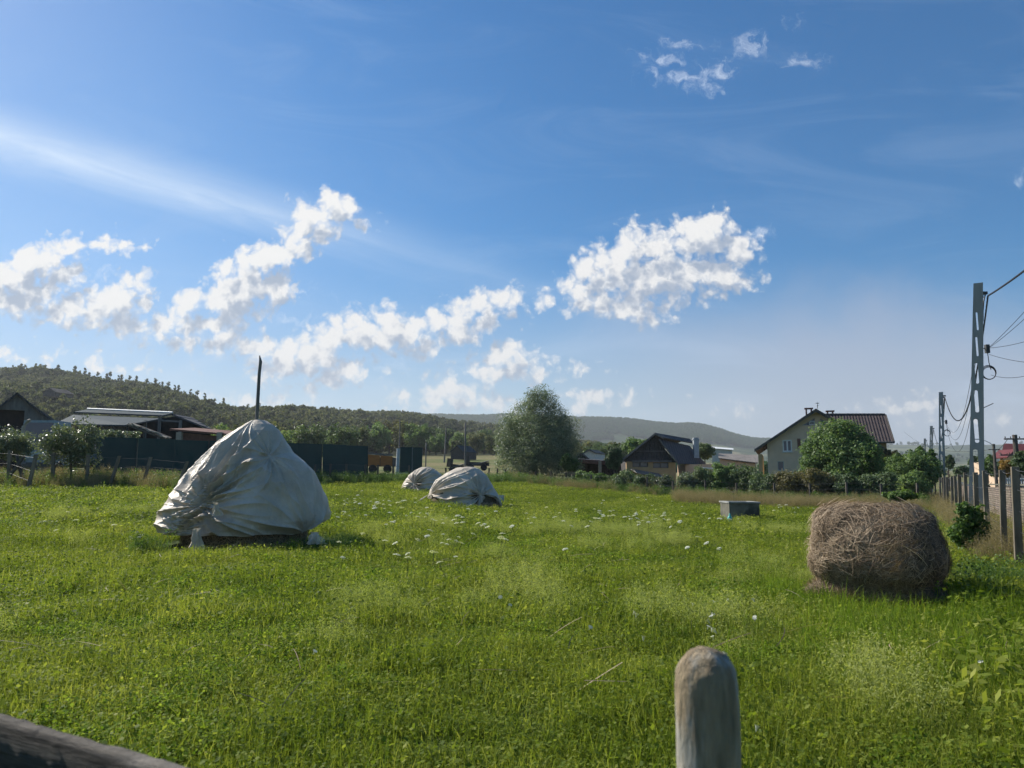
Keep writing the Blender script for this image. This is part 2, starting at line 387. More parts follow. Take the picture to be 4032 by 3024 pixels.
ribs('plum_tile', (.055, .042, .042), (.088, .070, .067), 4.2, 0, .7, .7, rows=2.6, spec=.15)
ribs('truck_sheet', (.20, .26, .30), (.34, .38, .40), 5, 0, .4, .5)
# clear sheeting that has gone milky: mostly diffuse, a sheen on top, lets some light in
m_, t_, b_ = base('milky_plastic', .45, .35)
tc0 = t_.new('ShaderNodeTexCoord').outputs['Object']
n_ = t_.noise(tc0, 1.3, 7, .6, .6); n2_ = t_.noise(tc0, 22, 5, .6)
c_ = t_.ramp(n_, [(.28, (.42, .355, .27)), (.5, (.55, .475, .375)), (.72, (.70, .62, .51))])
c_ = t_.mix(t_.sstep(n2_, .50, .8, 0, .35), c_, (.30, .25, .19))
t_.set(b_.inputs['Base Color'], c_)
rn_ = t_.sstep(t_.noise(tc0, 5, 4, .6), .3, .7, .36, .60); t_.set(b_.inputs['Roughness'], rn_)
cr_ = t_.new('ShaderNodeTexVoronoi', feature='DISTANCE_TO_EDGE'); cr_.inputs['Scale'].default_value = 5
wp_ = t_.new('ShaderNodeTexNoise'); t_.set(wp_.inputs['Vector'], tc0); wp_.inputs['Scale'].default_value = 3; wp_.inputs['Detail'].default_value = 5
t_.set(cr_.inputs['Vector'], t_.vmath('ADD', tc0, wp_.outputs['Color']))
hh_ = t_.math('ADD', t_.math('MULTIPLY', t_.sstep(cr_.outputs[0], 0, .35), .25), t_.math('MULTIPLY', t_.noise(tc0, 7, 7, .6, 1.2), 1.0))
bp_ = t_.new('ShaderNodeBump'); bp_.inputs['Strength'].default_value = .25; bp_.inputs['Distance'].default_value = .03
t_.set(bp_.inputs['Height'], hh_); t_.l.new(bp_.outputs[0], b_.inputs['Normal'])
tr_ = t_.new('ShaderNodeBsdfTranslucent'); tr_.inputs[0].default_value = (.62, .58, .50, 1); t_.l.new(bp_.outputs[0], tr_.inputs[1])
mx_ = t_.new('ShaderNodeMixShader'); mx_.inputs[0].default_value = .16
t_.l.new(b_.outputs[0], mx_.inputs[1]); t_.l.new(tr_.outputs[0], mx_.inputs[2]); t_.l.new(mx_.outputs[0], t_.n['Material Output'].inputs[0])
# straw strands
leafmat('straw', (.11, .075, .045), (.32, .235, .15), (.64, .52, .37), .10, .6, 2.0)
leafmat('grass_blade', (.060, .102, .014), (.155, .205, .026), (.33, .35, .085), .42, .6, .45, gloss=.08, nvar=.80)
leafmat('dry_blade', (.11, .095, .045), (.20, .165, .09), (.32, .27, .16), .35, .7, .5)
leafmat('seed_head', (.17, .22, .045), (.26, .31, .08), (.38, .40, .14), .4, .7, .5)
leafmat('meadow_herb', (.052, .112, .012), (.13, .205, .022), (.26, .33, .06), .42, .7, .5, gloss=.06)
leafmat('weed_leaf', (.038, .080, .020), (.080, .145, .036), (.16, .22, .07), .4, .5, .5)
leafmat('willow_leaf', (.085, .115, .070), (.17, .215, .14), (.31, .36, .26), .30, .5, .5, gloss=.4)
leafmat('bush_leaf', (.060, .105, .036), (.125, .20, .068), (.24, .31, .12), .35, .55, .5)
leafmat('dark_leaf', (.044, .074, .036), (.090, .136, .064), (.17, .22, .10), .3, .55, .5)
leafmat('apple_leaf', (.045, .065, .030), (.10, .13, .065), (.24, .28, .18), .3, .35, 1.2, gloss=.6)
leafmat('autumn_leaf', (.12, .07, .015), (.26, .16, .04), (.42, .30, .10), .35, .6, .6)
leafmat('rust_leaf', (.058, .062, .030), (.12, .115, .055), (.19, .165, .075), .3, .6, .8)
leafmat('forest_leaf', (.040, .062, .028), (.088, .110, .045), (.19, .19, .08), .3, .7, .014, rvar=.30)
leafmat('far_leaf', (.022, .070, .026), (.045, .115, .040), (.085, .16, .055), .2, .8, .006, rvar=.2)
leafmat('white_petal', (.50, .52, .45), (.68, .70, .64), (.80, .80, .76), .3, .7, 2)

# ================================================================== ground
AZX = [-2600, -900, 0, 500, 1000, 1500, 2000, 2300, 2700, 3000, 3300, 4032, 5200, 7500]
def zz(py, D): return EYE + (HY - py) / F * D
H = [  # distance, height for each column
 (0,   [0] * 14), (12, [0, 0, 0, 0, 0, 0, 0, 0, 0, 0, 0, 0, 0, 0]),
 (20,  [.3, .35, .35, .32, .25, .20, .10, .06, 0, 0, 0, 0, 0, 0]),
 (38,  [1.4, 1.5, 1.45, 1.40, .95, .62, .30, .18, .08, .02, 0, 0, 0, 0]),
 (56,  [2.0, 2.2, 2.2, 2.2, 1.9, 1.6, 1.25, .85, .50, .3, .15, 0, 0, 0]),
 (75,  [3, 3, 3, 3, 2.8, 2.4, 1.9, 1.4, .75, .4, .25, .1, 0, 0]),
 (110, [5, 5, zz(1822, 110), zz(1822, 110), zz(1830, 110), zz(1842, 110), zz(1848, 110), zz(1868, 110), zz(1888, 110), 1, .7, .4, .2, 0]),
 (180, [14, 14, zz(1770, 180), zz(1770, 180), zz(1790, 180), zz(1808, 180), zz(1812, 180), zz(1850, 180), zz(1875, 180), zz(1885, 180), 1.5, 1, .5, 0]),
 (300, [40, 38, zz(1655, 300), zz(1680, 300), zz(1745, 300), zz(1780, 300), zz(1788, 300), zz(1830, 300), zz(1862, 300), zz(1880, 300), 4, 3, 2, 0]),
 (450, [75, 72, zz(1560, 450), zz(1590, 450), zz(1685, 450), zz(1728, 450), zz(1766, 450), zz(1808, 450), zz(1852, 450), zz(1870, 450), 6, 5, 3, 0]),
 (650, [120, 108, zz(1490, 650), zz(1540, 650), zz(1640, 650), zz(1680, 650), zz(1742, 650), zz(1795, 650), zz(1840, 650), zz(1860, 650), 10, 8, 5, 0]),
 (820, [122, 108, 95, 82, zz(1634, 820), zz(1658, 820), zz(1722, 820), zz(1780, 820), zz(1832, 820), zz(1850, 820), 12, 10, 6, 0]),
 (1100, [100, 90, 80, 70, 65, 62, 55, zz(1775, 1100), zz(1822, 1100), zz(1840, 1100), 20, 17, 10, 0]),
 (1800, [100, 90, 80, 80, 90, 105, 110, zz(1752, 1800), zz(1772, 1800), zz(1795, 1800), zz(1822, 1800), zz(1826, 1800), 30, 10]),
 (2600, [100, 90, 90, 100, 140, zz(1650, 2600), zz(1652, 2600), zz(1660, 2600), zz(1688, 2600), zz(1745, 2600), zz(1782, 2600), zz(1780, 2600), 60, 20]),
 (3100, [100, 90, 90, 110, 130, 200, 200, 190, 170, 150, zz(1757, 3300), zz(1764, 3300), 90, 30]),
 (5000, [60, 60, 60, 60, 60, 60, 60, 60, 60, 60, 60, 60, 60, 30]), (9000, [20] * 14)]
HD = np.array([h[0] for h in H], float); HZ = np.array([h[1] for h in H], float)
HA = np.arctan((np.array(AZX, float) - CX) / F)
def gh(x, y):
    """ground height at world x, y (arrays or numbers)"""
    x = np.asarray(x, float); y = np.asarray(y, float)
    r = np.hypot(x, y); a = np.clip(np.arctan2(x, y), HA[0], HA[-1])
    back = np.clip((np.cos(np.arctan2(x, y)) + .1) / .3, 0, 1)
    i = np.clip(np.searchsorted(HA, a) - 1, 0, len(HA) - 2); fa = np.clip((a - HA[i]) / (HA[i + 1] - HA[i]), 0, 1); fa = fa * fa * (3 - 2 * fa)
    D = r * np.cos(np.clip(a, -.65, .65))
    j = np.clip(np.searchsorted(HD, D) - 1, 0, len(HD) - 2); fd = np.clip((D - HD[j]) / (HD[j + 1] - HD[j]), 0, 1)
    def row(jj):
        jj = np.clip(jj, 0, len(HD) - 1); return HZ[jj, i] * (1 - fa) + HZ[jj, i + 1] * fa
    p0, p1, p2, p3 = row(j - 1), row(j), row(j + 1), row(j + 2)
    d1 = HD[j + 1] - HD[j]; d0 = np.maximum(HD[j] - HD[np.maximum(j - 1, 0)], 1e-3); d2 = np.maximum(HD[np.minimum(j + 2, len(HD) - 1)] - HD[j + 1], 1e-3)
    s0, s1, s2 = np.where(j > 0, (p1 - p0) / d0, 0), (p2 - p1) / d1, (p3 - p2) / d2
    def lim(a_, b_): return np.where(a_ * b_ > 0, 2 * a_ * b_ / np.where(a_ + b_ == 0, 1, a_ + b_), 0)
    m0 = lim(s0, s1) * d1; m1 = lim(s1, s2) * d1
    t = fd; z = (2 * t**3 - 3 * t**2 + 1) * p1 + (t**3 - 2 * t**2 + t) * m0 + (-2 * t**3 + 3 * t**2) * p2 + (t**3 - t**2) * m1
    P2 = np.stack([x, y], -1)
    bumps = .035 * vnoise(P2 * .7, 3) * np.clip(r / 8, 0, 1) + .08 * vnoise(P2 * .12, 5) * np.clip((r - 10) / 30, 0, 1)
    big = vnoise(P2 * .008, 9) * np.clip((r - 160) / 900, 0, 1) * np.where(r > 1000, 3, 9) + vnoise(P2 * .002, 4) * np.clip((r - 1200) / 2500, 0, 1) * 7
    return z * back + bumps + big * back
def G(x, y): return float(gh(x, y))
def on(px, D, dz=0):
    """ground point under picture column px at distance D"""
    u, _ = uv(px, HY); return Vector((u * D, D, G(u * D, D) + dz))
# one sheet to the horizon, finer near the camera
na = 420
fr = np.concatenate([np.linspace(-math.pi, -.85, 50, endpoint=False), np.linspace(-.85, .85, 330, endpoint=False), np.linspace(.85, math.pi, 51)])
rad = np.concatenate([[0.0], np.geomspace(.6, 4600, 320)])
A_, R_ = np.meshgrid(fr, rad); gx, gy = R_ * np.sin(A_), R_ * np.cos(A_)
gz = gh(gx, gy)
vv = np.stack([gx, gy, gz], -1).reshape(-1, 3); nA, nR = len(fr), len(rad)
ii, jj = np.meshgrid(np.arange(nR - 1), np.arange(nA - 1), indexing='ij'); q_ = (ii * nA + jj).ravel()
ff = np.stack([q_, q_ + 1, q_ + nA + 1, q_ + nA], -1)[:, ::-1]
azp = np.tan(np.clip(A_, -1.3, 1.3)) * F + CX
Dd = gy
# what grows where: 0 field, 1 pasture beyond, 2 forest floor, 3 far farmland
past = np.clip((Dd - 60) / 25, 0, 1)
fl = np.interp(azp, [-900, 0, 500, 1000, 1500, 2100, 2400, 4032], [95, 95, 110, 150, 190, 240, 1500, 1700])
forest = np.clip((Dd - fl) / 30, 0, 1) * (azp < 2450)
far = np.clip((Dd - 1050) / 300, 0, 1)
me = np_mesh('ground', vv, ff, extra={'past': past.ravel(), 'forest': forest.ravel(), 'far': far.ravel()})
m_, t_, b_ = base('ground_mat', .95, .1)
pos_ = t_.new('ShaderNodeNewGeometry').outputs['Position']
def att(n): return t_.new('ShaderNodeAttribute', attribute_name=n).outputs['Fac']
fieldc = t_.ramp(t_.noise(pos_, 5, 6, .7), [(.3, (.020, .032, .008)), (.55, (.045, .075, .014)), (.75, (.085, .075, .035))])
pastc = t_.mix(t_.sstep(t_.noise(pos_, .05, 5, .6), .4, .6), t_.ramp(t_.noise(pos_, 1.2, 8, .75), [(.3, (.075, .10, .030)), (.7, (.16, .17, .065))]), t_.ramp(t_.noise(pos_, .8, 6, .7), [(.3, (.14, .13, .055)), (.7, (.24, .20, .10))]))
forc = t_.ramp(t_.noise(pos_, .03, 8, .75), [(.3, (.02, .032, .012)), (.7, (.06, .06, .026))])
vor = t_.new('ShaderNodeTexVoronoi'); t_.set(vor.inputs['Vector'], pos_); vor.inputs['Scale'].default_value = .0042
sepc = t_.new('ShaderNodeSeparateColor'); t_.l.new(vor.outputs['Color'], sepc.inputs[0])
farc = t_.ramp(sepc.outputs[0], [(.0, (.10, .12, .05)), (.3, (.17, .16, .08)), (.5, (.06, .09, .035)), (.7, (.13, .15, .07)), (.95, (.20, .18, .10))], 'CONSTANT')
farc = t_.mix(t_.sstep(t_.noise(pos_, .0035, 6, .65, .5), .44, .50), farc, t_.ramp(t_.noise(pos_, .05, 6, .8), [(.35, (.016, .034, .014)), (.65, (.045, .075, .026))]))
sc_ = t_.mix(att('past'), fieldc, pastc); sc_ = t_.mix(att('forest'), sc_, forc); sc_ = t_.mix(att('far'), sc_, farc)
t_.set(b_.inputs['Base Color'], sc_)
bb_ = t_.new('ShaderNodeBump'); bb_.inputs['Strength'].default_value = .5; bb_.inputs['Distance'].default_value = .05
t_.set(bb_.inputs['Height'], t_.noise(pos_, 9, 6, .7)); t_.l.new(bb_.outputs[0], b_.inputs['Normal'])
ground = link('ground', me, MAT['ground_mat'], smooth=True); tag(ground, 'grassy field rising to pasture and wooded hills', kind='structure')
# ================================================================== sheeted haystacks
def stack(cx_px, D, zbase, apex_px, left, right, knots, hem, pole_pts, name_label, cover_label, pole_r, front=.82, seed=0, p=1.0, fold=.06, drape=.05, nt=560, ns=300, hay_in=.93, tip=True, sweeps=()):
    """left/right: silhouette as (px, py) from the top down, turned into true half widths at distance D"""
    c = P(cx_px, apex_px, D); ax, ay, za = c.x, D, c.z
    def prof(side):
        zs, rs = [za], [0.0]
        for px, py in side:
            q = P(px, py, D); zs.append(q.z); rs.append(abs(q.x - ax))
        return np.array(zs[::-1]), np.array(rs[::-1])
    zl, rl = prof(left); zr, rr = prof(right)
    th = np.linspace(-math.pi, math.pi, nt, endpoint=False)          # 0 = right, -90 deg = towards camera
    hz = np.interp(th, [h[0] for h in hem], [h[1] for h in hem])
    hz = hz + .025 * vnoise(np.stack([np.cos(th) * 5, np.sin(th) * 5], -1), seed)
    s = np.linspace(0, 1, ns) ** p
    T, S = np.meshgrid(th, s, indexing='ij'); Z = za - (za - hz[:, None]) * S
    def rad_at(T, Z):
        w = (1 + np.cos(T)) / 2; w = w * w * (3 - 2 * w)
        r = np.interp(Z, zl, rl) * (1 - w) + np.interp(Z, zr, rr) * w
        return r * (1 - (1 - front) * np.sin(T) ** 2)
    Rr = rad_at(T, Z)
    disp = np.zeros_like(Rr); pinch = np.zeros_like(Rr)
    pd = np.stack([np.cos(T) * Rr, np.sin(T) * Rr, Z], -1)
    hgt = np.clip((za - Z) / (za - hz.mean()), 0, 1.1)
    # long soft drape folds running down and a little slantwise
    wob = fbm(pd, .6, 3, seed + 3) * 1.2
    for kf, am, sl in ((7, 1, .9), (12, .8, -.7), (19, .55, 1.4), (31, .35, -1.1)):
        a = np.sin(kf * (T + wob * .25) + sl * 5 * hgt + kf * 1.7 + seed)
        disp += drape * am * (1 - 2 * np.abs(a) ** .7) * .5 * np.clip(hgt * 4, 0, 1) * (.35 + .65 * np.clip(fbm(pd, .9, 2, seed + 9) + .5, 0, 1))
    for (kpx, kpy, amp_s, half, nr_) in sweeps:
        kq = P(kpx, kpy, D); tt_ = np.linspace(-math.pi + .05, -.05, 400); xx_ = np.cos(tt_) * rad_at(tt_, np.full_like(tt_, kq.z)); kt = tt_[np.argmin(np.abs(xx_ + ax - kq.x))]
        fr_ = np.clip((za - Z) / (za - kq.z), 0, 1); env = np.sin(math.pi * np.clip(fr_, 0, 1)) ** .6
        dT = (T - kt + math.pi) % (2 * math.pi) - math.pi; q = dT / (half * (.10 + .90 * env)); q = q + .10 * vnoise(np.stack([T * 2, Z * 1.3, T * 0], -1), seed + 90)
        win = np.clip(1.35 - np.abs(q), 0, .5) * 2 * np.sin(math.pi * fr_) ** .35
        f_ = sum(am * (1 - 2 * np.abs(np.sin(q * k_ + ph_)) ** .55) for k_, am, ph_ in ((nr_ * .5, .5, .3), (nr_, .8, 1.1), (nr_ * 1.9, .45, 2.2)))
        disp = disp * (1 - win) + win * amp_s * f_ * (.45 + .75 * np.clip(vnoise(np.stack([q * 2, Z * .8, q * 0], -1), seed + 91) + .4, 0, 1))
    for (kpx, kpy, strength, reach, nrid) in knots:
        kq = P(kpx, kpy, D); 
        # angle on the near side whose x matches the picture
        tt_ = np.linspace(-math.pi + .05, -.05, 400); zz_ = np.full_like(tt_, kq.z); xx_ = np.cos(tt_) * rad_at(tt_, zz_)
        kt = tt_[np.argmin(np.abs(xx_ + ax - kq.x))]
        dT = (T - kt + math.pi) % (2 * math.pi) - math.pi
        a = dT * Rr; b = Z - kq.z; d = np.hypot(a, b) + 1e-6; ph = np.arctan2(b, a)
        jit = 1.1 * vnoise(np.stack([np.cos(ph) * 2.2, np.sin(ph) * 2.2, d * .8], -1), seed + 21)
        f1 = 1 - 2 * np.abs(np.sin(ph * nrid / 2 + jit * 1.5)) ** .6
        f2 = 1 - 2 * np.abs(np.sin(ph * (nrid * .8 + 4) / 2 + 1.3 - jit * 2)) ** .6
        amp = strength * fold * np.clip(d / (.18 * reach), 0, 1) * np.exp(-(d / reach) ** 1.5)
        asym = .25 + .75 * np.clip(fbm(np.stack([np.cos(ph), np.sin(ph), ph * 0], -1), 1.7, 2, seed + 31) + .6, 0, 1)
        disp = disp * (1 - .65 * np.exp(-(d / reach) ** 2)) + amp * (f1 + .6 * f2) * asym
        pinch += -.10 * np.clip(Rr / 1.1, .1, 1) * strength * np.exp(-(d / (.34 * min(reach, 1.2))) ** 2) - .05 * strength * np.exp(-(d / .09) ** 2)
    cr = 1 - np.abs(fbm(pd, 3.2, 4, seed + 50)) * 2.2
    crump = .010 * cr + .004 * (1 - np.abs(fbm(pd, 8, 3, seed + 60)) * 2)
    Rf = np.maximum(Rr + (disp + pinch + crump) * np.clip(Rr / 1.3, .04, 1) * (1 - .85 * np.abs(np.cos(T)) ** 7), .02)
    # the hem is drawn in under the load
    Rf = Rf * (1 - .03 * np.clip((S - .94) / .06, 0, 1))
    X = ax + np.cos(T) * Rf; Y = ay + np.sin(T) * Rf
    V = np.stack([X, Y, Z + .012 * fbm(pd, 2, 2, seed)], -1).reshape(-1, 3)
    i, j = np.meshgrid(np.arange(nt), np.arange(ns - 1), indexing='ij'); a0 = (i * ns + j).ravel(); b0 = (((i + 1) % nt) * ns + j).ravel()
    Fc = np.stack([a0, a0 + 1, b0 + 1, b0], -1)
    # hay body, a little smaller, reaching the ground
    nt2, ns2 = 160, 70; th2 = np.linspace(-math.pi, math.pi, nt2, endpoint=False); T2, S2 = np.meshgrid(th2, np.linspace(.02, 1, ns2), indexing='ij')
    Z2 = (za - .05) - (za - .05 - zbase + .1) * S2; zlow = min(zl[0], zr[0])
    Rb = rad_at(T2, np.maximum(Z2, zlow)) * hay_in * (1 + .05 * np.clip((zlow - Z2) / .5, 0, 1)); pd2 = np.stack([np.cos(T2) * Rb, np.sin(T2) * Rb, Z2], -1)
    Rb = Rb - .05 + .10 * fbm(pd2, 2.5, 4, seed + 70) * np.clip((zlow + .35 - Z2) / .4, 0.0, 1) 
    V2 = np.stack([ax + np.cos(T2) * Rb, ay + np.sin(T2) * Rb, Z2], -1).reshape(-1, 3)
    i, j = np.meshgrid(np.arange(nt2), np.arange(ns2 - 1), indexing='ij'); a1 = (i * ns2 + j).ravel(); b1 = (((i + 1) % nt2) * ns2 + j).ravel()
    hs = empty('haystack', (ax, ay, zbase), name_label, 'haystack', 'haystacks under plastic sheeting'); off = np.array([ax, ay, zbase])
    hb = link('hay', np_mesh('hay', V2 - off, np.stack([a1, a1 + 1, b1 + 1, b1], -1)), MAT['hay_dark'], hs, True)
    # loose stalks round the foot
    n = 2600; tt = rng.uniform(-math.pi, math.pi, n); z0 = zbase + rng.uniform(0, max(.1, zlow + .25 - zbase), n) + .05
    r0 = rad_at(tt, np.maximum(z0, zlow)) * hay_in * 1.02 - .03
    straw_mesh('loose_stalks', np.stack([ax + np.cos(tt) * r0, ay + np.sin(tt) * r0, z0], -1) - off, np.stack([np.cos(tt), np.sin(tt), 0 * tt], -1), hs, .10, .28, .006, up=-.2)
    pb = MB((ax, ay, zbase)); pts = [P(*q, D) for q in pole_pts]; pts = pts + [Vector((pts[-1].x, pts[-1].y, zbase))]
    rs = [pole_r * (.25 if k == 0 and tip else .75 + .25 * k / len(pts)) for k in range(len(pts))]
    if tip: pts.insert(1, pts[0] + Vector((.03, 0, -.14))); rs.insert(1, pole_r * .8)
    pb.tube(pts, rs, 9).build('pole', MAT['grey_wood'], hs, smooth=True)
    cv_ = empty('plastic_cover', (ax, ay, zbase), cover_label, 'plastic cover', 'plastic sheets over the haystacks')
    sheet = link('sheet', np_mesh('sheet', V - off, Fc), MAT['milky_plastic'], cv_, True)
    return hs, cv_, (ax, ay, rad_at, off)
def straw_mesh(name, P0, N, parent, l0, l1, wdt, up=0.0, curve=.5, matn='straw', tang=1.0, lift=.03):
    n = len(P0); L = rng.uniform(l0, l1, n); N = N / np.linalg.norm(N, axis=1, keepdims=True)
    rd = rng.normal(size=(n, 3)); rd[:, 2] += up; t = rd - (rd * N).sum(1, keepdims=True) * N * tang; t /= np.linalg.norm(t, axis=1, keepdims=True)
    bi = np.cross(t, N); bi /= np.maximum(np.linalg.norm(bi, axis=1, keepdims=True), 1e-6)
    sgn = rng.uniform(-curve, curve, n); lf = rng.uniform(0, lift, n) + .002; el = rng.uniform(-.25, .35, n)
    W_ = wdt * rng.uniform(.6, 1.3, n)
    K_ = 4; vs = []
    for k in range(K_ + 1):
        a = k / K_ - .5
        c = P0 + t * (a * L)[:, None] + bi * (sgn * L * (a * a))[:, None] + N * (lf + el * a * L * .35 - .12 * L * a * a)[:, None]
        w_ = (W_ * (1 - .6 * abs(a)))[:, None]
        vs += [c - bi * w_ / 2 + N * w_ * .2, c + bi * w_ / 2 - N * w_ * .2]
    V = np.stack(vs, 1).reshape(-1, 3); st = np.arange(n) * (2 * (K_ + 1))
    Fs = np.concatenate([np.stack([st + 2 * k, st + 2 * k + 1, st + 2 * k + 3, st + 2 * k + 2], -1) for k in range(K_)])
    tone = np.repeat(rng.beta(1.6, 2.2, n), 2 * (K_ + 1))
    return link(name, np_mesh(name, V, Fs, tone), MAT[matn], parent)
zb1 = G(-5.8, 17.6)
h1 = P(1010, 2092, 17.6).z
h1_hem = [(-3.15, h1), (-2.6, h1 + .0), (-2.35, h1 - .02), (-2.1, h1 + .02), (-1.57, h1 - .02), (-.9, h1 + .02), (-.6, h1 - .03), (-.3, h1 + .10), (0, h1 + .28), (.8, h1 + .2), (2.0, h1 + .1), (3.15, h1)]
hs1, cv1, inf1 = stack(1015, 17.6, zb1, 1650,
    [(990, 1655), (950, 1680), (895, 1714), (827, 1772), (774, 1832), (735, 1870), (700, 1925), (662, 1988), (642, 2030), (630, 2062), (632, 2098)],
    [(1048, 1656), (1075, 1672), (1100, 1697), (1127, 1740), (1154, 1782), (1201, 1819), (1235, 1856), (1262, 1909), (1284, 1967), (1299, 2020), (1304, 2045), (1290, 2085), (1275, 2110)],
    [(848, 1985, 1.25, 1.5, 19), (775, 2080, 1.0, .9, 15), (1108, 1800, .7, .8, 9), (1246, 2098, 1.0, 1.3, 9)], h1_hem,
    [(1022, 1400), (1021, 1470), (1016, 1560), (1011, 1650)],
    'tallest haystack, cone shaped, its dark hay showing below the sheet', 'milky plastic sheet knotted round the tall pointed haystack', .046, front=.85, seed=5, fold=.19, drape=.03, hay_in=.73, sweeps=((848, 1985, .20, 1.05, 6.5), (1246, 2098, .07, .5, 3.5)))
# tied bunches of sheet and stones hanging at the hem
def bunch(px, py, D, parent, off, w_, h_, seed):
    c = P(px, py, D); n1, n2 = 36, 22; a, b = np.meshgrid(np.linspace(0, 2 * math.pi, n1, endpoint=False), np.linspace(0, 1, n2), indexing='ij')
    r = w_ * (.28 + .72 * np.abs(b - .12) ** .6) * (1 + .35 * np.sin(a * 5 + b * 3 + seed) + .2 * np.sin(a * 9 - 4 * b)); zz2 = h_ * (.5 - b)
    V = np.stack([c.x + r * np.cos(a) + b * .05, c.y + r * .6 * np.sin(a), c.z + zz2], -1); V = V + .03 * np.stack([fbm(V, 7, 3, seed), fbm(V, 7, 3, seed + 1), fbm(V, 7, 3, seed + 2)], -1)
    i, j = np.meshgrid(np.arange(n1), np.arange(n2 - 1), indexing='ij'); a0 = (i * n2 + j).ravel(); b0 = (((i + 1) % n1) * n2 + j).ravel()
    return link('tied_corner', np_mesh('tied_corner', V.reshape(-1, 3) - off, np.stack([a0, a0 + 1, b0 + 1, b0], -1)), MAT['milky_plastic'], parent, True)
bunch(770, 2128, 15.75, cv1, inf1[3], .13, .46, 1); bunch(1238, 2120, 16.0, cv1, inf1[3], .16, .24, 4); bunch(848, 2005, 15.7, cv1, inf1[3], .09, .26, 9)
zb2 = G(P(1826, 1838, 38).x, 38); h2 = P(1800, 2004, 38).z; k2 = P(1696, 1952, 38).z; k2b = P(1905, 1948, 38).z
hs2, cv2, inf2 = stack(1832, 38, zb2, 1838,
    [(1800, 1841), (1757, 1862), (1716, 1890), (1696, 1923), (1684, 1955), (1668, 1985), (1652, 2005)],
    [(1862, 1838), (1887, 1846), (1919, 1874), (1940, 1911), (1960, 1943), (1974, 1975), (1980, 1998)],
    [(1692, 1950, 1.3, 2.3, 15), (1905, 1948, 1.1, 1.4, 12)],
    [(-3.15, k2 - .1), (-2.6, k2), (-2.35, k2 - .25), (-1.9, h2 + .1), (-1.5, h2 - .12), (-1.2, h2), (-.85, k2b - .2), (-.72, k2b + .02), (-.5, k2b - .1), (-.2, k2b - .35), (0, k2b - .6), (1.5, h2 + .2), (3.15, k2 - .1)],
    [(1833, 1664), (1832, 1750), (1831, 1838)], 'low round haystack in the middle of the field, brown hay bulging at both sides', 'pale plastic sheet over the low haystack with lifted edges showing brown hay', .05, front=.9, seed=12, p=1.7, fold=.15, drape=.02, nt=420, ns=200, tip=False, hay_in=.90)
fl_ = MB(inf2[3]); a = P(1690, 1945, 36.6); fl_.hull([a, P(1643, 1974, 36.5), P(1660, 1968, 36.5)], [a + Vector((.02, .05, .0)), P(1643, 1972, 36.8), P(1672, 1955, 36.8)]); fl_.build('loose_flap', MAT['milky_plastic'], cv2)
fl_ = MB(inf2[3]); fl_.hull([P(1962, 1948, 37.0), P(1986, 1950, 37.2), P(1984, 1975, 37.2), P(1975, 1968, 37)], [P(1962, 1948, 37.1), P(1986, 1950, 37.4), P(1984, 1975, 37.5), P(1975, 1968, 37.1)]); fl_.build('loose_flap', MAT['milky_plastic'], cv2)
zb3 = G(P(1655, 1838, 47).x, 47); h3 = P(1640, 1952, 47).z
hs3, cv3, inf3 = stack(1677, 47, zb3, 1838,
    [(1660, 1839), (1635, 1850), (1610, 1870), (1590, 1899), (1575, 1930), (1570, 1952)],
    [(1690, 1838), (1710, 1846), (1738, 1868), (1756, 1900), (1766, 1930), (1770, 1952)],
    [(1629, 1903, 1.3, 1.5, 15)], [(-3.15, h3), (-1.9, h3 - .1), (-1.2, h3 + .1), (0, h3), (3.15, h3)],
    [(1678, 1742), (1677, 1790), (1676, 1838)], 'smallest and farthest haystack, half hidden behind the low round one', 'plastic sheet gathered in a star knot on the farthest haystack', .045, front=.9, seed=23, p=1.6, fold=.14, drape=.02, nt=300, ns=150, tip=False, hay_in=.86)
# ================================================================== round bale
bx_, by_ = P(3446, 2100, 10.1).x, 10.1; zb = G(bx_, by_)
bale = empty('hay_bale', (bx_, by_, zb), 'weathered brown bale of coarse hay sitting in the grass near the right fence', 'hay bale')
n1, n2 = 260, 150; a, b = np.meshgrid(np.linspace(0, 2 * math.pi, n1, endpoint=False), np.linspace(0.001, math.pi - .001, n2), indexing='ij')
dx, dy, dz_ = np.cos(a) * np.sin(b), np.sin(a) * np.sin(b), np.cos(b)     # dx = bale axis
def bale_surf(dx, dy, dz_):
    rc = np.hypot(dy, dz_); k = ((np.abs(dx) / .71) ** 5.5 + (rc / .66) ** 5.5) ** (-1 / 5.5)
    p_ = np.stack([dx * k, dy * k, dz_ * k], -1); nn_ = fbm(p_, 1.6, 3, 2)[..., None]; waist = 1 - .16 * np.exp(-((p_[..., 2:3] + .28) / .10) ** 2) + .05 * np.exp(-((p_[..., 2:3] + .05) / .2) ** 2)
    p_ = p_ * (1 + .10 * nn_) * np.concatenate([waist, waist, np.ones_like(waist)], -1); p_ = p_ * (1 + .05 * fbm(p_, 6, 3, 8)[..., None])
    p_[..., 2] = np.where(p_[..., 2] < -.5, -.5 + (p_[..., 2] + .5) * .3, p_[..., 2]); sk_ = (1 + .26 * np.clip((-.12 - p_[..., 2:3]) / .42, 0, 1) ** .8); p_ = np.concatenate([p_[..., :2] * sk_, p_[..., 2:3]], -1); return p_
baz = math.atan2(-.60, .80)
Mb = np.array([[math.cos(baz), -math.sin(baz), 0], [math.sin(baz), math.cos(baz), 0], [0, 0, 1]])
pb_ = bale_surf(dx, dy, dz_) @ Mb.T + np.array([0, 0, .55])
i, j = np.meshgrid(np.arange(n1), np.arange(n2 - 1), indexing='ij'); a0 = (i * n2 + j).ravel(); b0 = (((i + 1) % n1) * n2 + j).ravel()
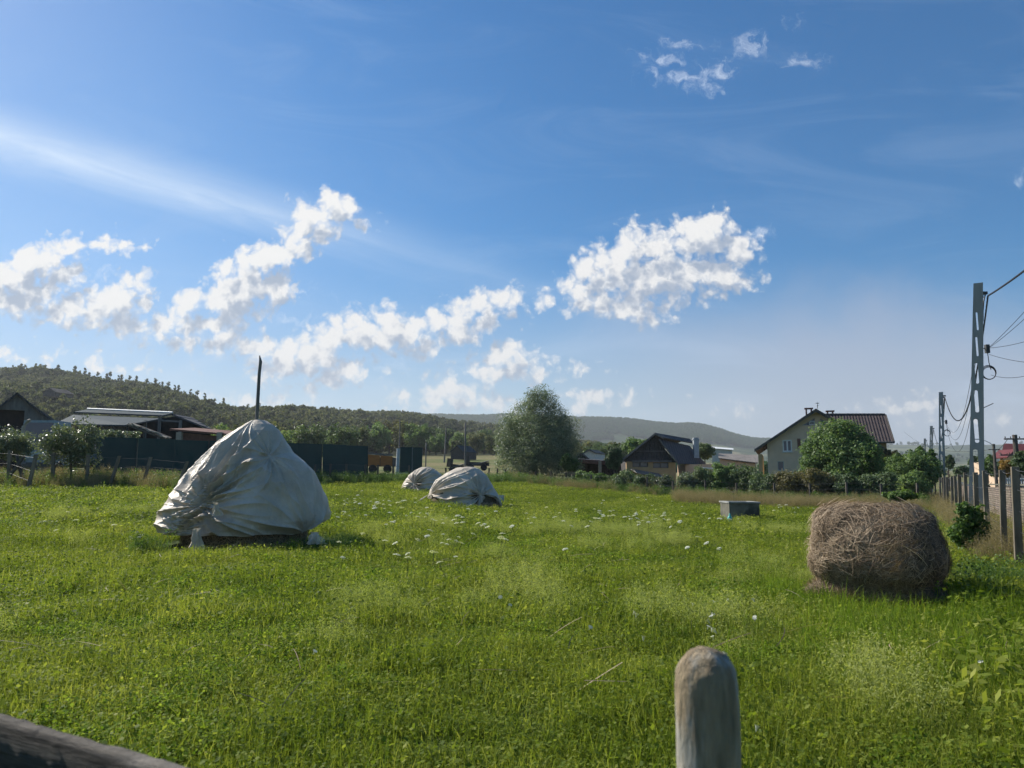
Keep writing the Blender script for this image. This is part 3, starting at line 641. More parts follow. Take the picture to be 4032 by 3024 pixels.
link('packed_hay', np_mesh('packed_hay', pb_.reshape(-1, 3), np.stack([a0, b0, b0 + 1, a0 + 1], -1)), MAT['hay_brown'], bale, True)
for nm, n, l0, l1, w_, lift in (('straw', 42000, .05, .17, .0042, .03), ('long_straw', 1600, .16, .42, .0052, .06)):
    d = rng.normal(size=(n, 3)); d /= np.linalg.norm(d, axis=1, keepdims=True); d = d[(d[:, 2] > -.93) & ((d[:, 0] < .62) | (rng.random(len(d)) < .22))]  # strands thinned on the end face so the dark core deepens its shade
    if nm == 'long_straw': d[:, 2] = np.abs(d[:, 2]) * 1.2 - .15; d /= np.linalg.norm(d, axis=1, keepdims=True)
    q = bale_surf(d[:, 0], d[:, 1], d[:, 2]); nr = q / np.array([.76, .68, .68]) ** 2; nr = nr / np.linalg.norm(nr, axis=1, keepdims=True)
    straw_mesh(nm, q @ Mb.T + np.array([0, 0, .55]), nr @ Mb.T, bale, l0, l1, w_, curve=.4, lift=lift)
# ================================================================== concrete well box and bottle
D = 31; a = on(2866, D, -.1); b = on(2985, D, -.1); wl = empty('well_box', ((a.x + b.x) / 2, D + .5, G((a.x + b.x) / 2, D)), 'low grey concrete well box standing open in the grass', 'well box')
zt = P(2900, 1982, D).z; mb = MB(wl.location); x0, x1, z0 = a.x, b.x, wl.location.z - .1
for cx_, cy_, sx_, sy_ in (((x0 + x1) / 2, D, x1 - x0, .12), ((x0 + x1) / 2, D + 1.2, x1 - x0, .12), (x0 + .06, D + .6, .12, 1.08), (x1 - .06, D + .6, .12, 1.08)):
    mb.box((cx_, cy_, (z0 + zt) / 2), (sx_, sy_, zt - z0))
mb.build('concrete_wall', MAT['old_concrete'], wl, bevel=.012)
mb = MB(wl.location)
for cx_, cy_, sx_, sy_ in (((x0 + x1) / 2, D - .02, x1 - x0 + .06, .2), ((x0 + x1) / 2, D + 1.22, x1 - x0 + .06, .2), (x0 + .07, D + .6, .2, 1.0), (x1 - .07, D + .6, .2, 1.0)):
    mb.box((cx_, cy_, zt + .035), (sx_, sy_, .06), rx=.01, ry=.012)
mb.build('rim', MAT['concrete'], wl, bevel=.01)
p = on(2869, 29.6); bot = MB(p); bot.lathe(p, [(.0, -.02), (.085, .0), (.09, .04), (.09, .17), (.075, .22), (.035, .27), (.032, .30), (.032, .34), (0.0, .345)], 18)
bo = bot.build('plastic_bottle', MAT['teal_plastic'], smooth=True); bo.location = p
tag(bo, 'turquoise plastic bottle standing in front of the concrete well box', 'bottle')
# ================================================================== near post and rail
pD = 1.55; c0 = P(2790, 2575, pD); zt = c0.z; mb = []
n1, n2 = 64, 90; a = np.linspace(0, 2 * math.pi, n1, endpoint=False); zz0 = np.concatenate([np.linspace(-.15, zt - .095, 46), zt - .09 + .09 * np.sin(np.linspace(.04, math.pi / 2, 44))])
A2, Z2 = np.meshgrid(a, zz0, indexing='ij')
wpx = .061; t_r = np.clip((Z2 - (zt - .09)) / .09, 0, 1); rr_ = wpx * (1 + .12 * (zt - Z2)) * np.maximum(1 - t_r ** 3.2, 0) ** .5 
sq = (np.abs(np.cos(A2 + .5)) ** 4 + np.abs(np.sin(A2 + .5)) ** 4) ** (-.25); sq = sq * .5 + .5
pt_ = np.stack([np.cos(A2) * rr_ * sq * .97, np.sin(A2) * rr_ * sq * .97, Z2], -1)
rn = 1 + .05 * fbm(pt_ * np.array([1, 1, .3]), 22, 4, 3) + .05 * fbm(pt_, 55, 4, 5) * (.3 + t_r) - .03 * np.abs(fbm(pt_ * np.array([1, 1, .06]), 70, 3, 15))
pt_[..., 0] *= rn; pt_[..., 1] *= rn; pt_[..., 2] += .005 * fbm(pt_, 30, 3, 9) * t_r
i, j = np.meshgrid(np.arange(n1), np.arange(n2 - 1), indexing='ij'); a0 = (i * n2 + j).ravel(); b0 = (((i + 1) % n1) * n2 + j).ravel()
po = link('fence_post', np_mesh('fence_post', pt_.reshape(-1, 3), np.stack([a0, b0, b0 + 1, a0 + 1], -1)), MAT['post_wood'], smooth=True)
po.location = (c0.x + .014, c0.y + .06, 0); po.rotation_euler = (0, R(-.3), 0)
tag(po, 'round topped weathered post standing close up at the bottom of the picture', 'post')
# plank rail, seen from above on its upper edge
ra, rb = P(-150, 2768, 1.78), P(1050, 3110, 1.33); d = (rb - ra); d.z = 0; L = d.length; d.normalize(); nrm = Vector((-d.y, d.x, 0)) * -1
if nrm.y > 0: nrm = -nrm
zc = .98; ra = Vector((ra.x, ra.y, 0)); nL = 160; ys = np.linspace(0, L, nL); sec = [(0, 0), (.012, .003), (.028, .002), (.036, -.006), (.038, -.05), (.037, -.13), (.034, -.2), (0, -.2)]
zr0, zr1 = P(-150, 2768, 1.78).z, P(1050, 3110, 1.33).z
V = []
for y_ in ys:
    t0 = y_ / L; bz = zr0 * (1 - t0) + zr1 * t0; q = ra + d * y_
    for (o_, z_) in sec: V.append((q.x + nrm.x * o_, q.y + nrm.y * o_, bz + z_))
V = np.array(V); V[:, 2] += .004 * fbm(V * np.array([1, 1, .2]), 18, 4, 4); V[:, :2] += .002 * np.stack([fbm(V, 26, 4, 6), fbm(V, 26, 4, 7)], -1); V += .0012 * np.stack([fbm(V * np.array([1, 1, 6]), 30, 3, 16)] * 3, -1)
k = len(sec); i, j = np.meshgrid(np.arange(nL - 1), np.arange(k), indexing='ij'); a0 = (i * k + j).ravel(); a1 = (i * k + (j + 1) % k).ravel()
rail = link('fence_rail', np_mesh('fence_rail', V, np.stack([a0, a1, a1 + k, a0 + k], -1)), MAT['rail_wood'])
tag(rail, 'rough dark plank rail with a sunlit top edge across the near left corner', 'fence rail')
# ================================================================== right hand fence: concrete posts and wire
rf = empty('wire_fence', (9, 12, 0), 'row of grey concrete posts strung with wire running along the right side', 'fence')
fx = [(4590, 1775, 5.4), (4240, 1808, 8.2), (4075, 1832, 10.9), (3996, 1838, 12.7), (3945, 1850, 14.7), (3877, 1853, 17.9), (3840.6, 1860, 20.5), (3800, 1861, 24.5), (3777, 1867, 27.6), (3759.8, 1872, 30.3), (3747.8, 1875, 32.6), (3728.5, 1878, 37.1), (3717.6, 1877, 40.3), (3711.6, 1880, 42.4), (3700.8, 1882, 46.4), (3681.5, 1887, 56), (3666, 1893, 67.6), (3659.8, 1896, 73), (3653.7, 1899, 80), (3645.3, 1900, 93)]
tops = []
for n_i, (px, py, D) in enumerate(fx):
    t = P(px, py, D); g = G(t.x, t.y) - .2; wd = (.105, .115, .10, .12, .105)[n_i % 5]; ln = (-.02, .03, 0, .015, -.035, .02)[n_i % 6]; l2 = (.01, -.015, .0, .02)[n_i % 4]
    mb = MB(rf.location); q = [(-wd / 2, -.05), (wd / 2, -.05), (wd / 2, .06), (-wd / 2, .06)]; ang_ = -.42
    ro = [(x * math.cos(ang_) - y * math.sin(ang_), x * math.sin(ang_) + y * math.cos(ang_)) for x, y in q]
    mb.hull([(t.x - .07 + ln * .6 + x, t.y + y + l2, g) for x, y in ro], [(t.x + x * .92, t.y + y * .92, t.z) for x, y in ro])
    mb.build('post', MAT['fence_concrete'], rf, bevel=.008); tops.append(t)
for lev in (.04, .38, .72, 1.05, 1.35):
    mb = MB(rf.location); pts = []
    for A, B in zip(tops, tops[1:]):
        for k in range(5):
            f = k / 5; pts.append(A.lerp(B, f) + Vector((-.02, -.04, -lev - .05 * math.sin(math.pi * f) * (1 if lev < .1 else .3) + random.uniform(-.006, .006))))
    mb.tube(pts, .005 if lev < .1 else .0035, 4).build('wire', MAT['dark_metal'], rf)
# low brick wall behind the wire fence
bw = empty('brick_wall', (12, 18, 0), 'low old brick wall seen through the wire fence', 'brick wall')
m_, t_, b_ = base('old_brick', .95, .1); gp = t_.new('ShaderNodeTexCoord').outputs['Object']
sp_ = t_.new('ShaderNodeSeparateXYZ'); t_.set(sp_.inputs[0], gp); cb_ = t_.new('ShaderNodeCombineXYZ'); t_.set(cb_.inputs[0], t_.math('MULTIPLY', sp_.outputs[1], 1.12)); t_.set(cb_.inputs[1], sp_.outputs[2])
br = t_.new('ShaderNodeTexBrick'); t_.set(br.inputs[0], cb_.outputs[0]); br.inputs['Scale'].default_value = 1; br.inputs['Brick Width'].default_value = .42; br.inputs['Row Height'].default_value = .085; br.inputs['Mortar Size'].default_value = .012
br.inputs['Color1'].default_value = (.19, .145, .12, 1); br.inputs['Color2'].default_value = (.27, .22, .19, 1); br.inputs['Mortar'].default_value = (.085, .08, .07, 1)
t_.set(b_.inputs['Base Color'], t_.mix(t_.sstep(t_.noise(gp, 1.5, 5, .7), .4, .7, 0, .6), br.outputs[0], (.12, .12, .08)))
bn = t_.new('ShaderNodeBump'); bn.inputs['Distance'].default_value = .02; t_.l.new(br.outputs[1], bn.inputs['Height']); bn.invert = True; t_.l.new(bn.outputs[0], b_.inputs['Normal'])
mb = MB(bw.location); w0, w1 = Vector((8.25 + (1 - 12.7) * .5167 + 1.6, 1)), Vector((8.25 + (60 - 12.7) * .5167 + 1.4, 60))
for k in range(12):
    p0, p1 = w0.lerp(w1, k / 12), w0.lerp(w1, (k + 1) / 12); h_ = 1.37 + random.uniform(-.04, .04)
    mb.hull([(p0.x, p0.y, -.2), (p1.x, p1.y, -.2), (p1.x, p1.y, h_), (p0.x, p0.y, h_)], [(p0.x + .25, p0.y, -.2), (p1.x + .25, p1.y, -.2), (p1.x + .25, p1.y, h_), (p0.x + .25, p0.y, h_)])
mb.build('wall', MAT['old_brick'], bw)
mb = MB(bw.location)
for k in range(12):
    p0, p1 = w0.lerp(w1, k / 12), w0.lerp(w1, (k + 1) / 12); h_ = 1.43
    mb.hull([(p0.x - .03, p0.y, h_), (p1.x - .03, p1.y, h_), (p1.x - .03, p1.y, h_ + .05), (p0.x - .03, p0.y, h_ + .05)], [(p0.x + .28, p0.y, h_), (p1.x + .28, p1.y, h_), (p1.x + .28, p1.y, h_ + .05), (p0.x + .28, p0.y, h_ + .05)])
mb.build('coping', MAT['old_concrete'], bw)
# road past the poles
rd = []; 
for s_ in np.linspace(4, 300, 60):
    X = 8.25 + (s_ - 12.7) * .5167; rd.append((X + 6.2, s_)); 
V = []; 
for X, Y in rd:
    for o_ in (0, 3, 6): V.append((X + o_, Y, G(X + o_, Y) + .06))
V = np.array(V); i, j = np.meshgrid(np.arange(len(rd) - 1), np.arange(2), indexing='ij'); a0 = (i * 3 + j).ravel()
tag(link('road', np_mesh('road', V, np.stack([a0, a0 + 1, a0 + 4, a0 + 3], -1)), MAT['asphalt']), kind='structure')
# ================================================================== utility poles
def ladder_pole(px, top, bot_w, top_w, D, label, gear=True, lean=0.0, nslots=9, bpx=None):
    t = P(px, top, D); tip_x = t.x; lean = 0; bpx = bpx or px; t = Vector((uv(bpx, 1950)[0] * D, D, t.z)); lean = tip_x - t.x; g = G(t.x, t.y); Hh = t.z - g + .3
    u = empty('utility_pole', (t.x, t.y, g), label, 'utility pole', 'concrete poles along the road')
    o_ = Vector((0, 0, 0)); w0, w1 = bot_w / 2, top_w / 2
    def hw(z): return w0 + (w1 - w0) * (z + .3) / Hh
    outer = [(-w0 , -.3), (w0, -.3), (w1 + lean, Hh - .3), (-w1 + lean, Hh - .3)]
    holes = []; z = Hh - .3 - 1.02; gap = .22; ls = .66
    k = 0
    while z - ls > .5 and k < nslots:
        zc_ = z - ls / 2; wd = hw(zc_) * .56 * (.6 if k < 2 else .85 + .06 * k); cxx = lean * (zc_ / Hh); holes.append(rrect(cxx - wd / 2, z - ls, cxx + wd / 2, z, min(wd * .45, .08), 4)[::-1]); z -= ls + gap; ls = min(ls * 1.06, 1.0); k += 1
    rz = -.55
    cut_out('shaft', outer, holes, .15, MAT['pole_concrete'], u, (0, 0, 0), (math.cos(rz), math.sin(rz), 0))
    if gear:
        zt = Hh - .3; mb = MB((0, 0, 0)); mb.box((w1 + lean + .12, 0, zt - .27), (.26, .10, .10)); mb.box((w1 + lean + .05, -.04, zt - .36), (.06, .06, .2)); mb.build('bracket', MAT['dark_metal'], u)
        mb = MB((0, 0, 0)); mb.box((hw(zt - 2.4) + .20 + lean * .75, -.05, zt - 2.3), (.13, .12, .30)); mb.box((hw(zt - 2.4) + .07 + lean * .75, -.02, zt - 2.28), (.16, .03, .03)); mb.build('junction_box', MAT['dark_metal'], u)
        mb = MB((0, 0, 0)); cc = Vector((hw(zt - 3.2) + .20 + lean * .65, -.12, zt - 3.15)); 
        for q_ in range(3):
            rr2 = .25 - .018 * q_; mb.tube([cc + Vector((rr2 * math.cos(x_) * 1.05, .02 * q_, rr2 * math.sin(x_))) + Vector((.02 * q_, 0, -.01 * q_)) for x_ in np.linspace(0, 2 * math.pi, 28)], .013, 5)
        mb.tube([(hw(zt - 2.4) + .2 + lean * .75, -.06, zt - 2.45), (hw(zt) + .27 + lean * .7, -.08, zt - 2.8), (hw(zt) + .32 + lean * .68, -.1, zt - 3.05)], .014, 5); mb.build('cable_coil', MAT['black_rubber'], u)
        mb = MB((0, 0, 0)); mb.tube([(w1 + lean + .12, -.1, zt - .36), (w1 + lean + .04, -.12, zt - .6), (w1 + lean * .92 + .03, -.13, zt - .95), (w1 + lean * .88 + .03, -.13, zt - 1.3)], .022, 6); mb.build('down_lead', MAT['black_rubber'], u); mb = MB(); mb.tube([(w1 + lean * .5 + .05, -.13, zt - 4.4), (w1 + lean * .5 + .36, -.2, zt - 4.25)], .015, 5); mb.build('peg', MAT['dark_metal'], u)
    else:
        zt = Hh - .3; mb = MB((0, 0, 0)); mb.box((w1 + lean + .12, 0, zt - .27), (.26, .10, .10)); mb.build('bracket', MAT['dark_metal'], u)
    return u, Vector((tip_x, t.y, t.z))
u1, T1 = ladder_pole(3840, 1125, .50, .29, 27, 'nearest and tallest slotted concrete pole, with a coil of black cable', bpx=3832, nslots=8)
u2, T2 = ladder_pole(3702, 1545, .50, .29, 59.6, 'second slotted concrete pole along the road, half the height of the first in view', bpx=3709)
u3, T3 = ladder_pole(3665, 1678, .50, .29, 92, 'third slotted concrete pole rising over the bushes, smaller than the second', gear=False)
u4, T4 = ladder_pole(3640, 1727, .50, .29, 124, 'farthest concrete pole, only its top showing over the bushes', gear=False)
def cable(a, b, sag, r, label, n=40, wrap=0, name='power_cable'):
    a = Vector(a); b = Vector(b); mb = MB(a)
    pts = [a.lerp(b, k / n) - Vector((0, 0, sag * 4 * (k / n) * (1 - k / n))) for k in range(n + 1)]
    mb.tube(pts, r, 5)
    if wrap:
        L = (b - a).length
        for ph in (0, 2.1, 4.2):
            m = int(L / .07); q = []
            for k in range(m + 1):
                f = k / m; c = a.lerp(b, f) - Vector((0, 0, sag * 4 * f * (1 - f))); an = f * L / .28 * 2 * math.pi + ph
                q.append(c + Vector((.3, -.3, 0)) * 0 + Vector((wrap * math.cos(an), -wrap * .5 * math.cos(an), wrap * math.sin(an))))
            mb.tube(q, r * .8, 4)
    o = mb.build(name, MAT['black_rubber']); o.location = a; return tag(o, label, 'cable', 'overhead cables')
o1 = T1 + Vector((.40, -.05, -.38)); o2 = T2 + Vector((.30, -.05, -.38)); o3 = T3 + Vector((.30, 0, -.38)); o4 = T4 + Vector((.30, 0, -.38))
e = P(4032, 1052, 20.5); dd = (e - o1); cable(o1, o1 + dd * 2.2, .10, .016, 'thick twisted cable running up from the nearest pole to the upper right edge', wrap=.022)
cable(o1, o2, 3.0, .016, 'thick twisted cable sagging between the first and second poles', wrap=.022)
cable(o2, o3, 2.6, .03, 'cable sagging between the second and third poles'); cable(o3, o4, 1.6, .03, 'cable sagging between the third and farthest poles')
j1 = T1 + Vector((.28, -.05, -2.25)); j2 = T2 + Vector((.3, 0, -2.25))
for n_i, (py, dz, lb) in enumerate(((1212, 0, 'topmost of the thin wires fanning right from the junction box'), (1240, -.02, 'wire just below the topmost of the fan at the junction box'), (1330, -.02, 'nearly level thin wire leaving the junction box to the right'), (1410, -.25, 'thin wire sloping down to the right from the junction box'), (1441, -.98, 'thin wire rising slowly right from below the cable coil'))):
    e = P(4032, py, 22.5); s_ = j1 + Vector((0, 0, dz)); cable(s_, s_ + (e - s_) * 2.0, .12 if n_i != 4 else .3, .008, lb)
for n_i, (dz, sg, lb) in enumerate(((-.2, 1.6, 'upper thin wire between the first two poles'), (-.45, 1.9, 'middle thin wire between the first two poles'), (-.98, 2.2, 'lowest thin wire between the first two poles'))):
    cable(j1 + Vector((-.5, 0, dz)), j2 + Vector((0, 0, dz * .6)), sg, .009, lb)
# wooden poles further down the street
def cross_pole(px, top, bot, D, label, arms=(.0, .9), w_=.11, aw=.8):
    t = P(px, top, D); g = G(t.x, t.y); u = empty('wooden_pole', (t.x, t.y, g), label, 'utility pole'); MB((0, 0, 0)).tube([(0, 0, -.3), (0, 0, t.z - g)], [w_ * 1.25, w_], 8).build('shaft', MAT['old_wood'], u)
    for k in arms:
        mb = MB((0, 0, 0)); mb.box((0, -.02, t.z - g - .25 - k), (aw * (1 + .5 * (k > 0)), .09, .08)); h = aw * (1 + .5 * (k > 0)) / 2 - .06
        for s_ in (-h, -h * .45, h * .45, h): mb.lathe((s_, -.02, t.z - g - .21 - k), [(.01, 0), (.035, .03), (.03, .09), (.01, .12)], 6)
        mb.build('cross_arm', MAT['old_wood'], u)
    return t
c1 = cross_pole(3995, 1712, 1850, 46, 'dark wooden pole with two cross arms in front of the red roofed house', (.0, .95), .13, 1.3)
lp = P(3912, 1748, 68); g = G(lp.x, lp.y); lamp = empty('street_lamp', (lp.x, lp.y, g), 'slim wooden street lamp post with a long curved arm', 'street lamp')
hz_ = lp.z - g; MB().tube([(0, 0, -.3), (0, 0, hz_)], [.15, .11], 8).build('post', MAT['old_wood'], lamp)
MB().tube([(0, 0, hz_ - .3), (-.25, 0, hz_ + .05), (-.7, 0, hz_ + .28), (-1.15, 0, hz_ + .4)], .03, 6).build('arm', MAT['light_metal'], lamp)
MB().box((-1.4, 0, hz_ + .41), (.6, .16, .08)).build('lamp_head', MAT['light_metal'], lamp, bevel=.02)
MB().box((0, -.05, hz_ - .5), (1.0, .08, .08)).build('cross_arm', MAT['old_wood'], lamp)
lt = Vector((lp.x, lp.y, lp.z - .45))
cable(c1 + Vector((-.4, 0, -.2)), lt + Vector((-.3, 0, 0)), .35, .016, 'upper street wire between the lamp post and the cross armed pole'); cable(c1 + Vector((-.5, 0, -1.1)), lt + Vector((.3, 0, 0)), .3, .016, 'lower street wire between the lamp post and the cross armed pole')
cable(lt, P(3560, 1700, 150), 1.5, .018, 'street wire crossing behind the concrete poles from the lamp post'); cable(c1 + Vector((.4, 0, -1.1)), c1 + Vector((9, -1, -.9)), .1, .016, 'street wire leaving the cross armed pole to the right')
# ================================================================== buildings
def house_origin(px, D): q = on(px, D); return q
# ---- cream house
D = 62; pm = F / D
def Z(py, d=D): return P(2016, py, d).z
def X(px, d=D): return uv(px, 1750)[0] * d
hx, gz_ = X(3218), G(X(3218), D) - .3
ch = empty('cream_house', (hx, D, gz_), 'cream plastered house with a wide gable and plum tiled roof behind the big round bush', 'house', rz=-.33); ch.scale.x = .94
Lc = lambda px, py, d=D: P(px, py, d) - Vector((hx, D, gz_))
pk = Lc(3218, 1612); le = Lc(2967, 1768); wl_ = Lc(3018, 1744); hw_ = -wl_.x; eav = Lc(2967, 1768).z
slope = (pk.z - le.z) / (pk.x - le.x)
wz = pk.z - .18 - slope * hw_
def rect(a, b): return [(a.x, a.z), (b.x, a.z), (b.x, b.z), (a.x, b.z)]
wA, wB = Lc(3080, 1730), Lc(3119, 1777); wC, wD_ = Lc(3060, 1815), Lc(3087, 1852)
tri1 = [Lc(3157, 1674), Lc(3208, 1674), Lc(3208, 1646)]; tri2 = [Lc(3230, 1668), Lc(3256, 1668), Lc(3230, 1646)]
t1 = [(v.x, v.z) for v in tri1]; t2 = [(v.x, v.z) for v in tri2]
wall = cut_out('gable_wall', [(-hw_, 0), (hw_, 0), (hw_, wz), (0, pk.z - .18), (-hw_, wz)], [rect(wA, wB), rect(wC, wD_), t1, t2], .3, MAT['cream_plaster'], ch, (0, .15, 0), (1, 0, 0))
MB().box((-hw_ + .15, 4.2, wz / 2), (.3, 7.7, wz)).box((hw_ - .15, 4.2, wz / 2), (.3, 7.7, wz)).box((0, 8.1, wz / 2), (2 * hw_, .25, wz)).build('wall', MAT['cream_plaster'], ch)
MB().box((0, 1.2, wz / 2), (2 * hw_ - .6, .1, wz - .4)).build('shade_panel', MAT['interior_shade'], ch)  # thin near-black panel painted as the shade behind the windows
def frame(a, b, y, t_, matn, par, mull=True, name='window'):
    w_ = MB(); x0, x1, z0, z1 = min(a.x, b.x), max(a.x, b.x), min(a.z, b.z), max(a.z, b.z)
    w_.box(((x0 + x1) / 2, y, z0 + t_ / 2), (x1 - x0, .09, t_)).box(((x0 + x1) / 2, y, z1 - t_ / 2), (x1 - x0, .09, t_)).box((x0 + t_ / 2, y, (z0 + z1) / 2), (t_, .09, z1 - z0 - 2 * t_)).box((x1 - t_ / 2, y, (z0 + z1) / 2), (t_, .09, z1 - z0 - 2 * t_))
    if mull: w_.box(((x0 + x1) / 2, y, (z0 + z1) / 2), (t_ * 1.3, .10, z1 - z0 - 2 * t_))
    f = w_.build(name, MAT[matn], par)
    MB().box(((x0 + x1) / 2, y + .03, (z0 + z1) / 2), (x1 - x0 - .02, .012, z1 - z0 - .02)).build('pane', MAT['window_glass'], f)
    MB().box(((x0 + x1) / 2, y + .12, (z0 + z1) / 2), (x1 - x0 + .1, .03, z1 - z0 + .1)).build('curtain', MAT['curtain'], f)
    return f
frame(wA, wB, .06, .09, 'white_paint', ch); MB().box(((wA.x + wB.x) / 2, -.03, wB.z - .04), (wB.x - wA.x + .16, .2, .05)).build('window_sill', MAT['white_paint'], ch)
frame(wC, wD_, .08, .05, 'dull_white', ch, False)
for tr_i, mir in ((t1, 0), (t2, 1)):
    w_ = MB(); q = [Vector((x, .1, z)) for x, z in tr_i]; w_.tube([q[0], q[1], q[2], q[0]], .045, 5); f = w_.build('attic_window', MAT['dull_white'], ch)
    g_ = MB(); g_.hull([v + Vector((0, .03, 0)) for v in q], [v + Vector((0, .05, 0)) for v in q]); g_.build('pane', MAT['window_glass'], f)
fa, fb = Lc(3186, 1658), Lc(3208, 1674)
frame(fa, fb, -.02, .05, 'white_paint', ch, False)
MB().box((Lc(3146, 1745).x, -.04, Lc(3146, 1745).z), (.26, .06, .78)).build('shutter', MAT['brick_red'], ch, bevel=.01)
ov = .55; rt = .16
r_ = MB()
for s_ in (-1, 1):
    ex = s_ * (-le.x); r_.slab([(0, -ov, pk.z), (ex, -ov, le.z), (ex, 8.4, le.z), (0, 8.4, pk.z)], rt)
roof = r_.build('gable_roof', MAT['plum_tile'], ch)
f_ = MB()
for s_ in (-1, 1): f_.hull([(0, -ov - .05, pk.z + .02), (s_ * -le.x, -ov - .05, le.z + .02), (s_ * -le.x, -ov - .05, le.z - .2), (0, -ov - .05, pk.z - .24)], [(0, -ov + .0, pk.z + .02), (s_ * -le.x, -ov, le.z + .02), (s_ * -le.x, -ov, le.z - .2), (0, -ov, pk.z - .24)])
f_.build('bargeboard', MAT['old_wood'], ch)
# main block to the right
a = Lc(3270, 1635, D + 3.4); a.x = Lc(3270, 1635).x; b = Lc(3509, 1641, D + 3.4); c = Lc(3513, 1743, D - .4)
mr = MB(); mr.slab([(a.x - 1.5, 3.4, a.z), (c.x, 3.4, b.z), (c.x, -.4, c.z), (a.x - 1.5, -.4, c.z)], .14); mr.slab([(c.x, 3.4, b.z), (a.x - 1.5, 3.4, a.z), (a.x - 1.5, 7.2, c.z), (c.x, 7.2, c.z)], .14)
mr.build('main_roof', MAT['plum_tile'], ch)
MB().tube([(a.x - .2, 3.4, a.z + .03), (c.x, 3.4, b.z + .03)], .09, 6).build('ridge_tile', MAT['dark_roof'], ch)
MB().slab([(c.x, -.42, c.z + .03), (c.x + .12, -.42, c.z + .03), (c.x + .12, 3.4, b.z + .03), (c.x, 3.4, b.z + .03)], .2).build('verge_board', MAT['old_wood'], ch)
mx0, mx1 = hw_ - .2, c.x - .45
MB().box(((mx0 + mx1) / 2, 3.4, c.z / 2), (mx1 - mx0, 6.6, c.z - .1)).build('main_wall', MAT['ochre_plaster'], ch)
MB().tube([(a.x - .6, -.5, c.z - .06), (c.x + .02, -.5, c.z - .06)], .07, 6).build('gutter', MAT['dark_metal'], ch)
MB().box((Lc(3480, 1716).x, .8, Lc(3480, 1716).z), (.7, .3, .04)).build('snow_guard', MAT['dark_metal'], ch)
for px, pt, pb2, dd_ in ((3189, 1607, 1640, 64.5), (3280, 1620, 1645, 66)):
    q = P(px, pt, dd_) - Vector((hx, D, gz_)); q.x = Lc(px, pt).x; w_ = .33
    cn = MB(); cn.box((q.x, q.y, q.z - 1.5), (w_ * 2 - .1, .5, 1.8)); cn.build('chimney', MAT['brick_red'], ch)
    cp = MB(); cp.box((q.x, q.y, q.z - .04), (w_ * 2 + .06, .62, .09))
    for s1 in (-1, 1):
        for s2 in (-1, 1): cp.box((q.x + s1 * (w_ - .12), q.y + s2 * .18, q.z - .34), (.12, .12, .52))
    cp.build('chimney_cap', MAT['brick_red'], ch)
q = Lc(3218, 1612); MB().lathe((q.x, -ov, q.z), [(.02, 0), (.03, .2), (.09, .25), (.03, .32), (.02, .4), (.22, .44), (.02, .47), (.01, .6)], 8).build('finial', MAT['light_metal'], ch, smooth=True)
# porch on the left side
pp = MB(); e0 = Lc(2990, 1780)
for yy in (.2, 2.6, 5): MB().box((e0.x, yy, (le.z - .35) / 2), (.34, .34, le.z - .35)).build('porch_column', MAT['ochre_plaster'], ch)
# ---- dark wooden house with ochre ground floor
D = 72; hx = X(2556); gz_ = G(hx, D) - .3
wh = empty('wooden_house', (hx, D, gz_), 'small house with dark timber gable over an ochre plastered ground floor', 'house')
Lc = lambda px, py, d=D: P(px, py, d) - Vector((hx, D, gz_))
pk = Lc(2575, 1706, D); le = Lc(2444, 1811, D); re_ = Lc(2667, 1824, D); b1 = Lc(2717, 1731, D + 6.5); b2 = Lc(2784, 1827, D + 6.5)
x0, x1 = Lc(2466, 1820).x, Lc(2660, 1820).x; zt = Lc(2560, 1817).z
wins = [(Lc(2490, 1818), Lc(2552, 1839)), (Lc(2571, 1821), Lc(2633, 1843))]
cut_out('ochre_wall', [(x0, 0), (x1, 0), (x1, zt), (x0, zt)], [rect(a, b)[::-1] for a, b in wins], .3, MAT['ochre_plaster'], wh, (0, .15, 0), (1, 0, 0))
for a, b in wins: frame(a, b, .15, .06, 'old_wood', wh)
MB().box(((x0 + x1) / 2, .9, zt / 2), (x1 - x0 - .7, .1, zt - .2)).build('shade_panel', MAT['interior_shade'], wh)  # dark panel in place of a room, its shade put into the colour
tb = MB(); tb.hull([(x0 - .15, -.03, zt + .02), (x1 + .05, -.03, zt - .1), (pk.x, -.03, pk.z - .25)], [(x0 - .15, .2, zt + .02), (x1 + .05, .2, zt - .1), (pk.x, .2, pk.z - .25)])
tb.build('timber_gable', MAT['timber_planks'], wh)
tb = MB(); tb.box(((x0 + x1) / 2 + .05, -.12, zt + .02), (x1 - x0 - .9, .16, .16)).box(((x0 + x1) / 2 + .05, -.09, zt + .95), (x1 - x0 - 1.2, .08, .06)); tb.build('trim_board', MAT['grey_wood'], wh)
sw = MB(); sw.box((x1 - .1, 3.4, zt / 2), (.2, 6.3, zt)).box(((x0 + x1) / 2, 6.6, zt / 2), (x1 - x0, .2, zt)); sw.build('side_wall', MAT['dull_white'], wh); MB().box((x0 + .12, 3.4, zt / 2), (.2, 6.2, zt)).build('side_wall', MAT['timber_planks'], wh)
MB().box((Lc(2735, 1840, D + 4).x, 4, zt / 2 - .1), (2.6, 3.5, zt - .2)).build('annex_wall', MAT['cream_plaster'], wh)
rf_ = MB(); rf_.slab([(le.x, -.6, le.z), (pk.x, -.6, pk.z), (b1.x - .3, 6.8, b1.z + .15), (le.x + 1.9, 6.8, le.z)], .12)
m1 = pk + Vector((.0, -.6, -.35)); rf_.slab([(pk.x + .05, -.6, pk.z), (pk.x + .75, -.6, pk.z - .42), (b1.x + .35, 6.6, b1.z - .32), (b1.x, 6.6, b1.z + .1)], .10)
rf_.build('roof', MAT['dark_roof'], wh)
